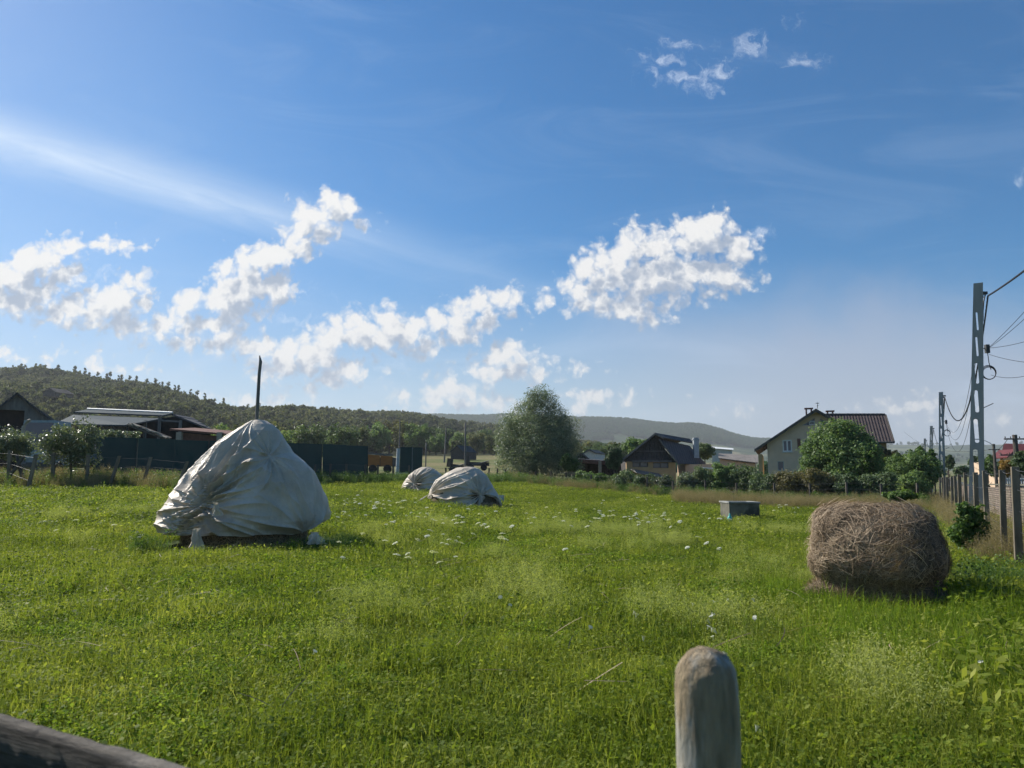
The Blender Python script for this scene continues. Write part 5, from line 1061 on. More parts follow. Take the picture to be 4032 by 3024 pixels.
def tree(px, D, px0, px1, ptop, pbot, label, matn, nleaf, size, name='tree', cat='tree', depth=.9, th=.35, lobes=9, seed=1, clump=.35, aspect=1.6, droop=0, group=None, trunk=True, zoff=0, shape=None, shell=.55, up=.25):
    """crown filling the picture box (px0..px1, ptop..pbot) at distance D"""
    g = on(px, D); u = empty(name, tuple(g), label, cat, group); a, b = P(px0, ptop, D) - g, P(px1, pbot, D) - g
    W2, H2, cx, cz = (b.x - a.x) / 2, (a.z - b.z) / 2, (a.x + b.x) / 2, (a.z + b.z) / 2; r = np.random.default_rng(seed); bl = []
    if shape: bl = [(cx + sx * W2, sy * W2 * depth, cz + sz * H2, rx * W2, rx * W2 * depth, rz * H2) for sx, sy, sz, rx, rz in shape]
    else:
        bl = [(cx, 0, cz - H2 * .05, W2 * .68, W2 * .68 * depth, H2 * .72)]
        for k in range(lobes):
            an = k * 2.399 + seed; zf = -0.55 + 1.3 * ((k + .5) / lobes); ro = .62 * math.sqrt(max(0.1, 1 - (zf * .8) ** 2)); s_ = r.uniform(.30, .46)
            bl.append((cx + math.cos(an) * W2 * ro, math.sin(an) * W2 * depth * ro, cz + zf * H2 * .72, W2 * s_, W2 * s_ * depth, H2 * s_ * 1.05))
    cm = link('foliage', crown_mesh('foliage', bl, nleaf, size, aspect, droop, shell, seed, clump * min(W2, H2) / 1.5, up=up), MAT[matn], u)
    if trunk: trunk_mb(max(.5, cz + H2 * .1), th / 2, 9, seed, W2 * .5, (cx * .6, 0)).build('trunk', MAT['bark'], u)
    return u
# silvery willow
tree(2105, 72, 1942, 2292, 1512, 1900, 'big round silvery green willow standing beyond the back fence', 'willow_leaf', 90000, .16, 'willow_tree', th=.7, seed=4, clump=.20, aspect=3.2, droop=.2, up=.1,
     shape=[(-.62, .1, -.05, .36, .4), (.66, .1, .0, .34, .4), (-.5, -.3, -.6, .42, .4), (.5, -.2, -.62, .45, .38), (0, 0, -.55, .7, .42), (0, 0, -.1, .62, .62), (.08, 0, .45, .40, .48), (-.30, .1, .28, .33, .42), (.38, -.1, .22, .33, .42), (.05, .1, .72, .22, .26), (-.12, 0, .62, .2, .26), (.22, 0, .62, .2, .24), (-.56, 0, -.15, .34, .42), (.58, .1, -.2, .36, .42), (-.66, -.1, -.5, .28, .38), (.68, 0, -.55, .28, .34), (.1, -.5, -.3, .5, .5), (-.25, -.4, .05, .35, .4), (.3, .5, 0, .4, .4), (.62, 0, .12, .2, .24), (-.50, 0, .22, .2, .22)])
# the rounded bush in front of the cream house
tree(3310, 55, 3138, 3482, 1655, 1935, 'large round bright green bush in front of the cream house', 'bush_leaf', 42000, .15, 'round_bush', 'bush', seed=11, clump=.22, th=.3, aspect=1.5,
     shape=[(0, 0, -.1, .75, .75), (-.15, 0, .45, .5, .5), (.25, 0, .38, .5, .5), (-.55, 0, 0, .4, .5), (.62, 0, -.05, .36, .5), (-.68, -.1, -.35, .32, .4), (.70, 0, -.5, .3, .4), (0, -.55, -.2, .55, .6), (-.35, -.4, .1, .35, .4), (.4, -.4, .1, .35, .35), (-.82, 0, -.55, .2, .3), (.05, -.1, .72, .3, .26)])
tree(3430, 52, 3390, 3462, 1765, 1890, 'light green young tree right of the round bush', 'weed_leaf', 9000, .13, 'young_tree', seed=12, clump=.3, th=.12)
tree(3575, 57, 3478, 3700, 1768, 1945, 'spreading dark green tree beside the first slotted poles', 'bush_leaf', 30000, .14, 'spreading_tree', seed=13, clump=.25, th=.25)
tree(3645, 60, 3596, 3690, 1745, 1900, 'yellow green slender tree under the far concrete poles', 'weed_leaf', 12000, .14, 'slender_tree', seed=33, clump=.3, th=.15)
tree(3515, 60, 3476, 3560, 1765, 1870, 'greyish reddish leaved tree at the corner of the cream house', 'rust_leaf', 9000, .13, 'small_tree', seed=34, clump=.3, th=.15)
# hedge of fruit bushes along the back fence, one by one
hedge = [  # px, D, x0, x1, top, bottom, material, leaves, label
 (3000, 53, 2940, 3070, 1855, 1965, 'dark_leaf', 'dark bush at the foot of the cream house porch'), (3110, 52, 3040, 3190, 1838, 1970, 'rust_leaf', 'russet fruit bush below the lower window of the cream house'),
 (3215, 51, 3150, 3300, 1835, 1975, 'rust_leaf', 'russet fruit bush in front of the round bush'), (3330, 50, 3260, 3400, 1850, 1985, 'dark_leaf', 'dark bush at the right foot of the round bush'), (3450, 49, 3380, 3540, 1845, 1985, 'dark_leaf', 'dark leafy bush behind the top of the hay bale'),
 (3560, 50, 3500, 3660, 1850, 1975, 'bush_leaf', 'leafy bush at the corner of the back fence and wire fence'), (2930, 56, 2872, 2990, 1815, 1955, 'dark_leaf', 'tall dark bush left of the cream house porch'), (2850, 57, 2795, 2910, 1805, 1950, 'bush_leaf', 'green tall bush below the corrugated roof'),
 (2780, 58, 2725, 2840, 1828, 1945, 'dark_leaf', 'dark bush right of the wooden house'), (2700, 58, 2655, 2760, 1850, 1945, 'apple_leaf', 'greyish bush by the corner of the wooden house'), (2610, 57, 2555, 2660, 1862, 1960, 'apple_leaf', 'pale grey green bush before the ochre wall'),
 (2535, 58, 2480, 2590, 1858, 1955, 'dark_leaf', 'dark bush under the corrugated canopy'), (2460, 60, 2400, 2520, 1842, 1945, 'dark_leaf', 'dark bush at the left corner of the wooden house'), (2380, 62, 2325, 2440, 1858, 1935, 'weed_leaf', 'light green bush right of the vine'),
 (2310, 64, 2262, 2360, 1845, 1925, 'bush_leaf', 'vine covered bush in front of the flat shelter'), (2235, 68, 2196, 2285, 1782, 1862, 'weed_leaf', 'bright green shrub at the right foot of the willow'), (2250, 65, 2190, 2300, 1868, 1925, 'dark_leaf', 'low dark bush in front of the bright green shrub'),
 (2160, 67, 2100, 2210, 1870, 1915, 'dark_leaf', 'low dark bush under the right half of the willow'), (2050, 67, 1990, 2110, 1862, 1912, 'dark_leaf', 'low dark bush under the left half of the willow')]
for k, (px, D, x0, x1, t0, b0, mt, lb) in enumerate(hedge):
    tree(px, D, x0 + 4, x1 - 4, t0 + 2, b0 + 4, lb, mt, int(70 * (x1 - x0)), .13 if mt != 'apple_leaf' else .11, 'hedge_bush', 'bush', seed=40 + k, clump=.42, th=.1, lobes=6, group='bushes along the back fence', shell=.3, trunk=False)
tree(2418, 67, 2385, 2450, 1742, 1862, 'leafy young walnut tree left of the wooden house', 'dark_leaf', 9000, .17, 'walnut_tree', seed=70, clump=.35, th=.18)
tree(2510, 84, 2455, 2560, 1722, 1800, 'leafy tree behind the left roof slope of the wooden house', 'bush_leaf', 9000, .22, 'garden_tree', seed=71, clump=.4, th=.25)
tree(2775, 80, 2745, 2812, 1738, 1815, 'small tree right of the tall chimney', 'dark_leaf', 6000, .18, 'garden_tree', seed=72, clump=.4, th=.2)
tree(3545, 34, 3480, 3612, 1928, 1975, 'sprawling squash vine on the ground behind the hay bale', 'weed_leaf', 5000, .16, 'squash_vine', 'vine', seed=73, clump=.5, trunk=False, shell=.1, lobes=5)
# far right street trees
tree(3736, 105, 3716, 3756, 1792, 1850, 'dense round topped tree between the first two slotted poles', 'dark_leaf', 6000, .3, 'street_tree', seed=80, clump=.4, th=.3)
tree(3840, 95, 3815, 3868, 1788, 1862, 'dark tree seen through the slots of the nearest pole', 'dark_leaf', 6000, .26, 'street_tree', seed=81, clump=.4, th=.3); tree(3888, 80, 3860, 3922, 1792, 1880, 'light green tree right of the nearest pole', 'weed_leaf', 9000, .2, 'street_tree', seed=82, clump=.4, th=.25)
tree(3925, 70, 3895, 3955, 1812, 1885, 'dark bush under the street lamp', 'dark_leaf', 7000, .18, 'street_bush', 'bush', seed=83, clump=.4, th=.2)
tree(3968, 50, 3938, 3996, 1802, 1880, 'small orange yellow autumn tree in front of the red roofed house', 'autumn_leaf', 9000, .12, 'autumn_tree', seed=84, clump=.35, th=.12); tree(4030, 44, 3992, 4090, 1768, 1885, 'dark green tree at the right edge below the red roof', 'dark_leaf', 14000, .12, 'edge_tree', seed=85, clump=.35, th=.18)
tree(3780, 120, 3755, 3812, 1835, 1870, 'low bushes along the street near the small white spire', 'dark_leaf', 4000, .3, 'street_bush', 'bush', seed=86, clump=.4, trunk=False)
# plants by the wire fence
tree(3825, 15.2, 3735, 3888, 1990, 2150, 'dark leafy elder shrub growing against the wire fence posts', 'weed_leaf', 7500, .08, 'elder_shrub', 'shrub', seed=90, clump=.4, shell=.1, trunk=False, shape=[(.1, 0, .3, .5, .5), (.5, 0, .55, .3, .4), (-.4, 0, -.2, .5, .4), (.4, 0, -.4, .5, .5), (-.7, 0, -.6, .3, .3), (0, 0, -.7, .6, .3), (.75, 0, 0, .25, .4), (-.15, 0, .75, .2, .25)])
# left side
tree(278, 37, 168, 388, 1640, 1868, 'apple tree with pale glinting leaves in front of the lorry', 'apple_leaf', 9500, .095, 'apple_tree', seed=95, clump=.36, th=.14, shell=.15, aspect=1.4)
tree(30, 40, -60, 128, 1682, 1835, 'loose grey green tree at the left edge of the picture', 'apple_leaf', 8000, .10, 'fruit_tree', seed=96, clump=.38, th=.14, shell=.15); tree(430, 46, 395, 560, 1685, 1760, 'leafy branches showing above the green fence below the metal roof', 'apple_leaf', 5000, .12, 'fruit_tree', seed=97, clump=.4, th=.14)
# trees at the foot of the hill, each its own
kinds = [('dark_leaf', 'dark rounded tree'), ('forest_leaf', 'mid green broad tree'), ('bush_leaf', 'bright green leafy tree'), ('rust_leaf', 'olive brown tree')]
protos = []
for k, (mt, _) in enumerate(kinds):
    for q in range(2):
        s_ = np.random.default_rng(200 + k * 3 + q); bl = [(0, 0, 5.2, 3.0, 3.0, 3.6)] + [(math.cos(n * 2.4) * 2.3, math.sin(n * 2.4) * 2.3, 3.2 + 4.6 * n / 9, s_.uniform(1.3, 2.0), s_.uniform(1.3, 2.0), s_.uniform(1.2, 1.9)) for n in range(10)]
        protos.append((crown_mesh('crown', bl, 5200, .50, 1.4, 0, .6, 300 + k * 5 + q, .95), MAT[mt]))
tr_me = None
fo = [  # px, D, height m, kind, label
 (1210, 125, 9, 0, 'dark rounded tree just right of the tallest haystack, above the green fence'), (1275, 150, 8, 2, 'bright green tree above the middle of the right green fence'), (1345, 140, 10, 0, 'dark rounded tree above the right end of the green fence'), (1400, 200, 9, 1, 'broad tree left of the orange wagon'),
 (1478, 230, 12, 2, 'pale green tree behind the orange wagon'), (1530, 250, 14, 3, 'olive tree left of the thin dark pole'), (1592, 245, 13, 1, 'broad tree right of the thin dark pole'), (1640, 240, 12, 2, 'bushy tree behind the green gate panel'), (1715, 235, 8, 2, 'rounded yellow green tree left of the pale pole'), (1690, 270, 12, 0, 'dark tree behind the yellow green one'),
 (1755, 260, 11, 0, 'dark tree behind the pale pole'), (1805, 250, 9, 2, 'light tree directly behind the small wooden barn'), (1868, 255, 9, 1, 'broad tree right of the small wooden barn'), (1905, 270, 11, 0, 'dark tree between the barn and the willow'), (1940, 240, 8, 1, 'broad low tree touching the left edge of the willow'),
 (1120, 135, 8, 2, 'leafy tree hidden partly by the haystack shoulder'), (880, 110, 8, 2, 'bright leafy tree above the reddish lean to'), (940, 130, 9, 1, 'broad tree left of the haystack pole'), (800, 125, 8, 3, 'olive tree behind the side roof of the shed'), (740, 130, 9, 0, 'dark tree behind the metal roofed shed'),
 (560, 130, 9, 1, 'broad tree over the middle of the metal roof'), (430, 130, 10, 0, 'dark tree over the left part of the metal roof'), (300, 125, 10, 2, 'bright tree between barn and metal roof'), (245, 120, 9, 3, 'olive tree right of the grey barn roof'), (1040, 140, 9, 0, 'dark tree right of the haystack pole'),
 (2330, 150, 7, 0, 'dark tree right of the willow'), (2375, 160, 8, 0, 'dark tree behind the young walnut'), (2300, 190, 8, 1, 'broad tree touching the right edge of the willow'), (2440, 175, 8, 0, 'dark tree above the wooden house eaves'), (2345, 260, 10, 0, 'far dark tree over the small pale roofed shed'), (2420, 240, 10, 1, 'far broad tree above the walnut')]
for k, (px, D, h, kd, lb) in enumerate(fo):
    me_, mt = protos[kd * 2 + k % 2]; g = on(px, D); u = empty('broad_tree', tuple(g), lb, 'tree', 'trees at the foot of the hill', rz=k * 1.3); u.scale = (h / 9.2 * (.68 if D < 170 else .8),) * 3
    link('crown', me_, mt, u)
    if tr_me is None:
        o = trunk_mb(5.0, .24, 7, 5, 2.4).build('trunk', MAT['bark'], u); tr_me = o.data
    else:
        o = bpy.data.objects.new('trunk', tr_me); C.collection.objects.link(o); o.parent = u
# trees one can tell apart on the left skyline
def conifer(seed, spread=1.0):
    r = np.random.default_rng(seed); bl = []
    for n in range(7): bl.append((0, 0, 2 + n * 1.25, 2.1 * spread * (1 - n / 8.5), 2.1 * spread * (1 - n / 8.5), .9))
    return crown_mesh('crown', bl, 1300, .7, 1.5, .3, .35, seed, .55)
cmesh = [conifer(1), conifer(2, .8), conifer(3, 1.2)]
rs_ = random.Random(3)
sky_t = [(px, 652) for px in (12, 48, 62, 105, 122, 140, 168, 196, 206, 232, 262, 282, 303, 322, 357, 368, 392, 404, 440, 452, 486, 498, 512, 553, 561, 574, 590, 604, 617, 640, 668, 682, 708, 731, 742, 757, 790, 812, 822, 850, 866)] + [(962, 760), (1010, 800), (1150, 810), (1205, 815), (1330, 822)]
for k, (px, D) in enumerate(sky_t):
    g = on(px, D + 8); u = empty('skyline_conifer', tuple(g), 'pointed dark conifer standing up on the skyline of the left hill', 'conifer', 'conifers on the skyline of the left hill', rz=k); h = rs_.uniform(.95, 1.6); u.scale = (h * .85, h * .85, h * 1.1)
    link('crown', cmesh[k % 3], MAT['forest_leaf'], u); o = bpy.data.objects.new('trunk', tr_me); C.collection.objects.link(o); o.parent = u
# ================================================================== scattered masses (woods, grass, weeds)
def scatter(name, P0, rot, scl, idx, meshes, mtl, label):
    """one object: points that carry copies of small source meshes"""
    col_ = bpy.data.collections.new(name + '_sources'); keep = []
    for k, me_ in enumerate(meshes):
        if not me_.materials: me_.materials.append(mtl)
        o = bpy.data.objects.new(f'{name}_source_{k:02d}', me_); col_.objects.link(o)
    n = len(P0); me = bpy.data.meshes.new(name); me.vertices.add(n); me.vertices.foreach_set('co', np.asarray(P0, np.float32).ravel())
    a = me.attributes.new('rot', 'FLOAT_VECTOR', 'POINT'); a.data.foreach_set('vector', np.asarray(rot, np.float32).ravel())
    a = me.attributes.new('scl', 'FLOAT_VECTOR', 'POINT'); a.data.foreach_set('vector', np.asarray(scl, np.float32).ravel())
    a = me.attributes.new('idx', 'INT', 'POINT'); a.data.foreach_set('value', np.asarray(idx, np.int32))
    o = bpy.data.objects.new(name, me); C.collection.objects.link(o)
    t = bpy.data.node_groups.new(name, 'GeometryNodeTree'); t.interface.new_socket('Geometry', in_out='INPUT', socket_type='NodeSocketGeometry'); t.interface.new_socket('Geometry', in_out='OUTPUT', socket_type='NodeSocketGeometry')
    gi, go = t.nodes.new('NodeGroupInput'), t.nodes.new('NodeGroupOutput'); iop = t.nodes.new('GeometryNodeInstanceOnPoints'); ci = t.nodes.new('GeometryNodeCollectionInfo')
    ci.inputs['Collection'].default_value = col_; ci.inputs['Separate Children'].default_value = True; ci.inputs['Reset Children'].default_value = True
    def na(nm, ty):
        q = t.nodes.new('GeometryNodeInputNamedAttribute'); q.data_type = ty; q.inputs['Name'].default_value = nm; return q.outputs['Attribute']
    mp_ = t.nodes.new('GeometryNodeMeshToPoints'); t.links.new(gi.outputs[0], mp_.inputs['Mesh']); t.links.new(mp_.outputs[0], iop.inputs['Points'])
    t.links.new(ci.outputs[0], iop.inputs['Instance']); iop.inputs['Pick Instance'].default_value = True
    t.links.new(na('idx', 'INT'), iop.inputs['Instance Index']); t.links.new(na('rot', 'FLOAT_VECTOR'), iop.inputs['Rotation']); t.links.new(na('scl', 'FLOAT_VECTOR'), iop.inputs['Scale'])
    t.links.new(iop.outputs[0], go.inputs[0]); md = o.modifiers.new('scatter', 'NODES'); md.node_group = t
    return tag(o, label, kind='stuff')
# ---- woods on the hills
fm = []
for k in range(7):
    s_ = np.random.default_rng(500 + k); bl = [(0, 0, 4.6, 2.8, 2.8, 3.2)] + [(math.cos(n * 2.4) * 2.0, math.sin(n * 2.4) * 2.0, 3.4 + 3.8 * n / 7, s_.uniform(1.2, 1.9), s_.uniform(1.2, 1.9), s_.uniform(1.1, 1.8)) for n in range(7)]
    fm.append(crown_mesh('wood_crown', bl, 1500, .85, 1.4, 0, .7, 600 + k, .8))
def pts_ring(n, x0, x1, d0, d1, seed):
    r = np.random.default_rng(seed); D = np.sqrt(r.uniform(d0 ** 2, d1 ** 2, n)); px = r.uniform(x0, x1, n); u = (px - CX) / F / math.cos(0) ; x = u * D
    return np.stack([x, D], -1), px
r1, px1 = pts_ring(23000, -1500, 2350, 95, 900, 1)
edge = np.interp(px1, [-900, 0, 500, 1000, 1500, 2100, 2350], [115, 120, 125, 160, 235, 255, 250])
clear = fbm(r1, .011, 3, 77); keep = (r1[:, 1] > edge + 10 * np.sin(px1 * .02)) & ~((clear > .42) & (r1[:, 1] < 560)) & ~((r1[:, 1] < 330) & (rng.random(len(px1)) < .45))
keep &= rng.random(len(px1)) < np.clip(r1[:, 1] / 420, .35, 1)
r1 = r1[keep]; n = len(r1); sc = np.where(r1[:, 1] < 330, .58, .78) * rng.uniform(.7, 1.35, n) * (1 + .25 * fbm(r1, .02, 2, 5))
scatter('hill_woods', np.stack([r1[:, 0], r1[:, 1], gh(r1[:, 0], r1[:, 1]) - .6], -1), np.stack([rng.uniform(-.1, .1, n), rng.uniform(-.1, .1, n), rng.uniform(0, 6.28, n)], -1), np.stack([sc, sc, sc * rng.uniform(.85, 1.3, n)], -1), rng.integers(0, 7, n), fm, MAT['forest_leaf'], 'mixed woods covering the near hill')
fm2 = [m.copy() for m in fm]
for m in fm2: m.materials.clear()
r2, px2 = pts_ring(26000, 1500, 3300, 1500, 2900, 2); mask = (fbm(r2, .0022, 4, 31) + .30 * np.clip((r2[:, 1] - 2050) / 250, -1, 1.6)) > -.08; r2 = r2[mask]
r3, px3 = pts_ring(2600, 2250, 2700, 300, 1200, 3); r3 = r3[(fbm(r3, .02, 3, 9) > -.1)]
r4, px4 = pts_ring(1500, 3300, 4300, 500, 3200, 4); r4 = r4[(fbm(r4, .006, 3, 19) > .22)]
r5, px5 = pts_ring(900, 3000, 4500, 130, 420, 5); r5 = r5[(fbm(r5, .03, 3, 29) > .12) & (np.abs(r5[:, 0] - 8 - (r5[:, 1] - 12) * .52) > 13)]
r2 = np.concatenate([r2, r3, r4, r5]); n = len(r2); sc = np.where(r2[:, 1] < 1300, .75, 1.25) * rng.uniform(.8, 1.4, n); sc = np.where(r2[:, 1] < 450, sc * .7, sc)
scatter('far_woods', np.stack([r2[:, 0], r2[:, 1], gh(r2[:, 0], r2[:, 1]) - .8], -1), np.stack([0 * sc, 0 * sc, rng.uniform(0, 6.28, n)], -1), np.stack([sc, sc, sc], -1), rng.integers(0, 7, n), fm2, MAT['far_leaf'], 'far off woods on the distant hills and in the valley')
# ---- grass
def blades(n, rad_, h0, h1, wd, lean=.5, seed=0, seg=3, flat=.0, tone=(2, 2), curl=1.0):
    r = np.random.default_rng(seed); a = r.uniform(0, 2 * math.pi, n); q = rad_ * np.sqrt(r.random(n)); bx, by = np.cos(a) * q, np.sin(a) * q; L = r.uniform(h0, h1, n); az = r.uniform(0, 2 * math.pi, n); le = np.abs(r.normal(0, lean, n)) + flat; w_ = wd * r.uniform(.6, 1.3, n); fz = az + r.normal(0, 1.2, n) + 1.57
    dx, dy = np.cos(az), np.sin(az); sx, sy = np.cos(fz), np.sin(fz); vs = []; x, y, z = bx.copy(), by.copy(), np.full(n, -.02); ang_ = le * .4
    for k in range(seg + 1):
        w2 = w_ * (1 - (k / seg) ** 1.6) / 2
        if k < seg: vs += [np.stack([x - sx * w2, y - sy * w2, z], -1), np.stack([x + sx * w2, y + sy * w2, z], -1)]
        else: vs += [np.stack([x, y, z], -1)]
        x = x + dx * np.sin(ang_) * L / seg; y = y + dy * np.sin(ang_) * L / seg; z = z + np.cos(ang_) * L / seg; ang_ = ang_ + le * .55 * curl
    nv = 2 * seg + 1; V = np.stack(vs, 1).reshape(-1, 3); st = np.arange(n) * nv; F4 = [np.stack([st + 2 * k, st + 2 * k + 1, st + 2 * k + 3, st + 2 * k + 2], -1) for k in range(seg - 1)]; last = np.stack([st + 2 * seg - 2, st + 2 * seg - 1, st + 2 * seg, st + 2 * seg], -1)
    tn = np.repeat(r.beta(*tone, n), nv); return V, np.concatenate(F4), last[:, :3], tn
def tri_mesh(name, parts):
    Vs, Fs, Ts, o = [], [], [], 0
    for V, F4, F3, tn in parts:
        if len(F4): Fs.append(np.concatenate([F4[:, [0, 1, 2]], F4[:, [0, 2, 3]]]) + o)
        if len(F3): Fs.append(F3 + o)
        Vs.append(V); Ts.append(tn); o += len(V)
    return np_mesh(name, np.concatenate(Vs), np.concatenate(Fs), np.concatenate(Ts))
def leaflets(n, rad_, h0, h1, size, seed, tone=(2, 2), flatness=.6, aspect=1.3):
    r = np.random.default_rng(seed); a = r.uniform(0, 2 * math.pi, n); q = rad_ * np.sqrt(r.random(n)); c = np.stack([np.cos(a) * q, np.sin(a) * q, r.uniform(h0, h1, n)], -1); N = r.normal(size=(n, 3)) * (1 - flatness); N[:, 2] += 1; N /= np.linalg.norm(N, axis=1, keepdims=True)
    t = np.cross(N, r.normal(size=(n, 3))); t /= np.linalg.norm(t, axis=1, keepdims=True); b = np.cross(N, t); s = (size * r.uniform(.6, 1.3, n))[:, None]
    V = np.stack([c - t * s / 2, c + b * s / aspect / 2, c + t * s / 2, c - b * s / aspect / 2], 1).reshape(-1, 3); return V, np.arange(n * 4).reshape(-1, 4), np.zeros((0, 3), int), np.repeat(r.beta(*tone, n), 4)
def stems_with_heads(n, rad_, h0, h1, seed, head=.10, bits=26, bs=.012):
    r = np.random.default_rng(seed); V, F4, F3, tn = blades(n, rad_, h0, h1, .0035, .25, seed, 3, tone=(3, 2)); tips = V.reshape(n, 7, 3)[:, 6]; parts = [(V, F4, F3, tn)]
    c = np.repeat(tips, bits, 0) + r.normal(size=(n * bits, 3)) * np.array([head * .25, head * .25, head * .5]) - np.array([0, 0, head * .3]); d = r.normal(size=(n * bits, 3)); d /= np.linalg.norm(d, axis=1, keepdims=True); e = np.cross(d, r.normal(size=d.shape)); e /= np.linalg.norm(e, axis=1, keepdims=True)
    V2 = np.stack([c - d * bs, c + d * bs, c + e * bs * .5], 1).reshape(-1, 3); parts.append((V2, np.zeros((0, 4), int), np.arange(n * bits * 3).reshape(-1, 3), np.full(len(V2), .7))); return parts
g_near = [tri_mesh('tuft', [blades(105, .16, .05, .19, .0065, .95, 10 + k, 3), leaflets(26, .17, .03, .13, .026, 60 + k, (2, 2.5))]) for k in range(6)]
g_far = [tri_mesh('tuft', [blades(110, .36, .07, .20, .014, .9, 30 + k, 2), leaflets(60, .38, .05, .16, .05, 80 + k)]) for k in range(5)]
g_clover = [tri_mesh('clover', [leaflets(150, .20, .04, .13, .022, 90 + k, (2.2, 1.8), .55, 1.1), blades(20, .18, .06, .18, .006, .6, 95 + k)]) for k in range(3)]
g_seed = [tri_mesh('panicle', stems_with_heads(30, .26, .22, .42, 120 + k) + [blades(36, .24, .08, .22, .006, .6, 125 + k)]) for k in range(3)]
foot = [(inf1[0], inf1[1], 2.12), (inf2[0], inf2[1], 1.7), (inf3[0], inf3[1], 1.2), (bx_, by_, .82), (wl.location.x, 31.6, .85), (float(po.location.x), float(po.location.y), .08)]
def field_pts(dens, d0, d1, seed, x0=-260, x1=4300, pad=0, inside=True):
    r = np.random.default_rng(seed); w_ = (x1 - x0) / F; area = w_ * (d1 ** 2 - d0 ** 2) / 2; n = int(area * dens); D = np.sqrt(r.uniform(d0 ** 2, d1 ** 2, n)); u = (r.uniform(x0, x1, n) - CX) / F; p = np.stack([u * D, D], -1)
    ok = np.ones(n, bool)
    for fx_, fy_, fr_ in foot: ok &= np.hypot(p[:, 0] - fx_, p[:, 1] - fy_) > fr_ + pad
    px = u * F + CX; lim_ = np.interp(px, [-300, 0, 800, 1300, 1650, 2000, 2229, 2550, 2900, 3334, 3640], [36, 36, 38, 50, 55, 64, 64, 57, 53, 48, 47]); ok &= D < lim_ + (0 if inside else 6)
    if inside: ok &= p[:, 0] < 8.25 + (D - 12.7) * .5167 + .1
    return p[ok], px[ok]
def put(p): return np.stack([p[:, 0], p[:, 1], gh(p[:, 0], p[:, 1])], -1)
def rsi(n, lo, hi, nidx, tilt=.12): s = rng.uniform(lo, hi, n); return np.stack([rng.normal(0, tilt, n), rng.normal(0, tilt, n), rng.uniform(0, 6.28, n)], -1), np.stack([s, s, s * rng.uniform(.8, 1.25, n)], -1), rng.integers(0, nidx, n)
pn, _ = field_pts(72, .9, 8, 1); r_, s_, i_ = rsi(len(pn), .75, 1.35, 6); hn = .75 + .55 * np.clip(fbm(pn, .9, 3, 41) + .4, 0, 1); s_[:, 2] *= hn
scatter('grass_near', put(pn), r_, s_, i_, g_near, MAT['grass_blade'], 'uncut green grass in the near field').name = 'grass'
pm2, _ = field_pts(30, 8, 20, 2); r_, s_, i_ = rsi(len(pm2), 1.1, 1.9, 6); s_[:, 2] *= .75 + .5 * np.clip(fbm(pm2, .7, 3, 41) + .4, 0, 1)
scatter('grass_middle', put(pm2), r_, s_, i_, g_near, MAT['grass_blade'], 'uncut green grass in the middle of the field').name = 'grass.001'
pf, _ = field_pts(5.2, 19, 66, 3); r_, s_, i_ = rsi(len(pf), .9, 1.5, 5)
scatter('grass_far', put(pf), r_, s_, i_, g_far, MAT['grass_blade'], 'uncut green grass in the far part of the field').name = 'grass.002'
# the verge beyond the wire fence
r = np.random.default_rng(44); n = 5200; D = r.uniform(1, 70, n); p = np.stack([8.25 + (D - 12.7) * .5167 + r.uniform(-1.1, 5.8, n), D], -1); r_, s_, i_ = rsi(n, .9, 1.6, 5); s_[:, 2] *= 1.0
scatter('verge_grass', put(p), r_, s_, i_, g_far, MAT['weed_leaf'], 'rough grass on the verge beyond the wire fence')
# clover and darker weed patches
pc, _ = field_pts(30, 1.2, 9, 5); m = fbm(pc, .9, 3, 51) > .18; pc = pc[m]; r_, s_, i_ = rsi(len(pc), .6, 1.1, 3)
scatter('clover', put(pc), r_, s_, i_, g_clover, MAT['meadow_herb'], 'patches of clover and low weeds')
pc, _ = field_pts(8, 9, 34, 6); m = fbm(pc, .30, 3, 52) > .22; pc = pc[m]; r_, s_, i_ = rsi(len(pc), .9, 1.6, 3)
scatter('low_weeds', put(pc), r_, s_, i_, g_clover, MAT['meadow_herb'], 'patches of darker weeds across the field')
# fuzzy straw coloured seed heads
ps, _ = field_pts(7, 1.5, 24, 7); m = fbm(ps, .55, 3, 61) > .36; ps = ps[m]; r_, s_, i_ = rsi(len(ps), .8, 1.25, 3)
scatter('seed_heads', put(ps), r_, s_, i_, g_seed, MAT['seed_head'], 'fuzzy straw coloured grass seed heads in patches')
# tall weeds: left boundary, back fence, right fence
g_weed = [tri_mesh('weed', [blades(46, .22, .35, .85, .013, .3, 140 + k, 3, tone=(2, 2)), leaflets(90, .25, .1, .7, .05, 145 + k, (2, 2), .2)]) for k in range(4)]
g_dry = [tri_mesh('dry', [blades(80, .28, .35, .85, .010, .35, 150 + k, 3, tone=(2, 2))] + stems_with_heads(16, .3, .5, .95, 155 + k, .14, 22, .02)) for k in range(4)]
def strip(cols, n, seed, spread=1.5):
    """points along the boundary: cols = (px, distance)"""
    r = np.random.default_rng(seed); c = np.array(cols, float); px = r.uniform(c[0, 0], c[-1, 0], n); D = np.interp(px, c[:, 0], c[:, 1]) + r.normal(0, spread, n); return np.stack([(px - CX) / F * D, D], -1)
bl_ = [(1100, 47), (1300, 50.5), (1650, 56), (2000, 64), (2229, 64), (2550, 57), (2900, 53), (3334, 48), (3640, 47)]
p = np.concatenate([strip(bl_, 2200, 1, 1.0), strip([(-200, 37), (700, 38), (1150, 47)], 500, 2, 1.0)]); r_, s_, i_ = rsi(len(p), .6, 1.15, 4)
scatter('tall_weeds', put(p), r_, s_, i_, g_weed, MAT['weed_leaf'], 'tall green weeds along the far boundary')
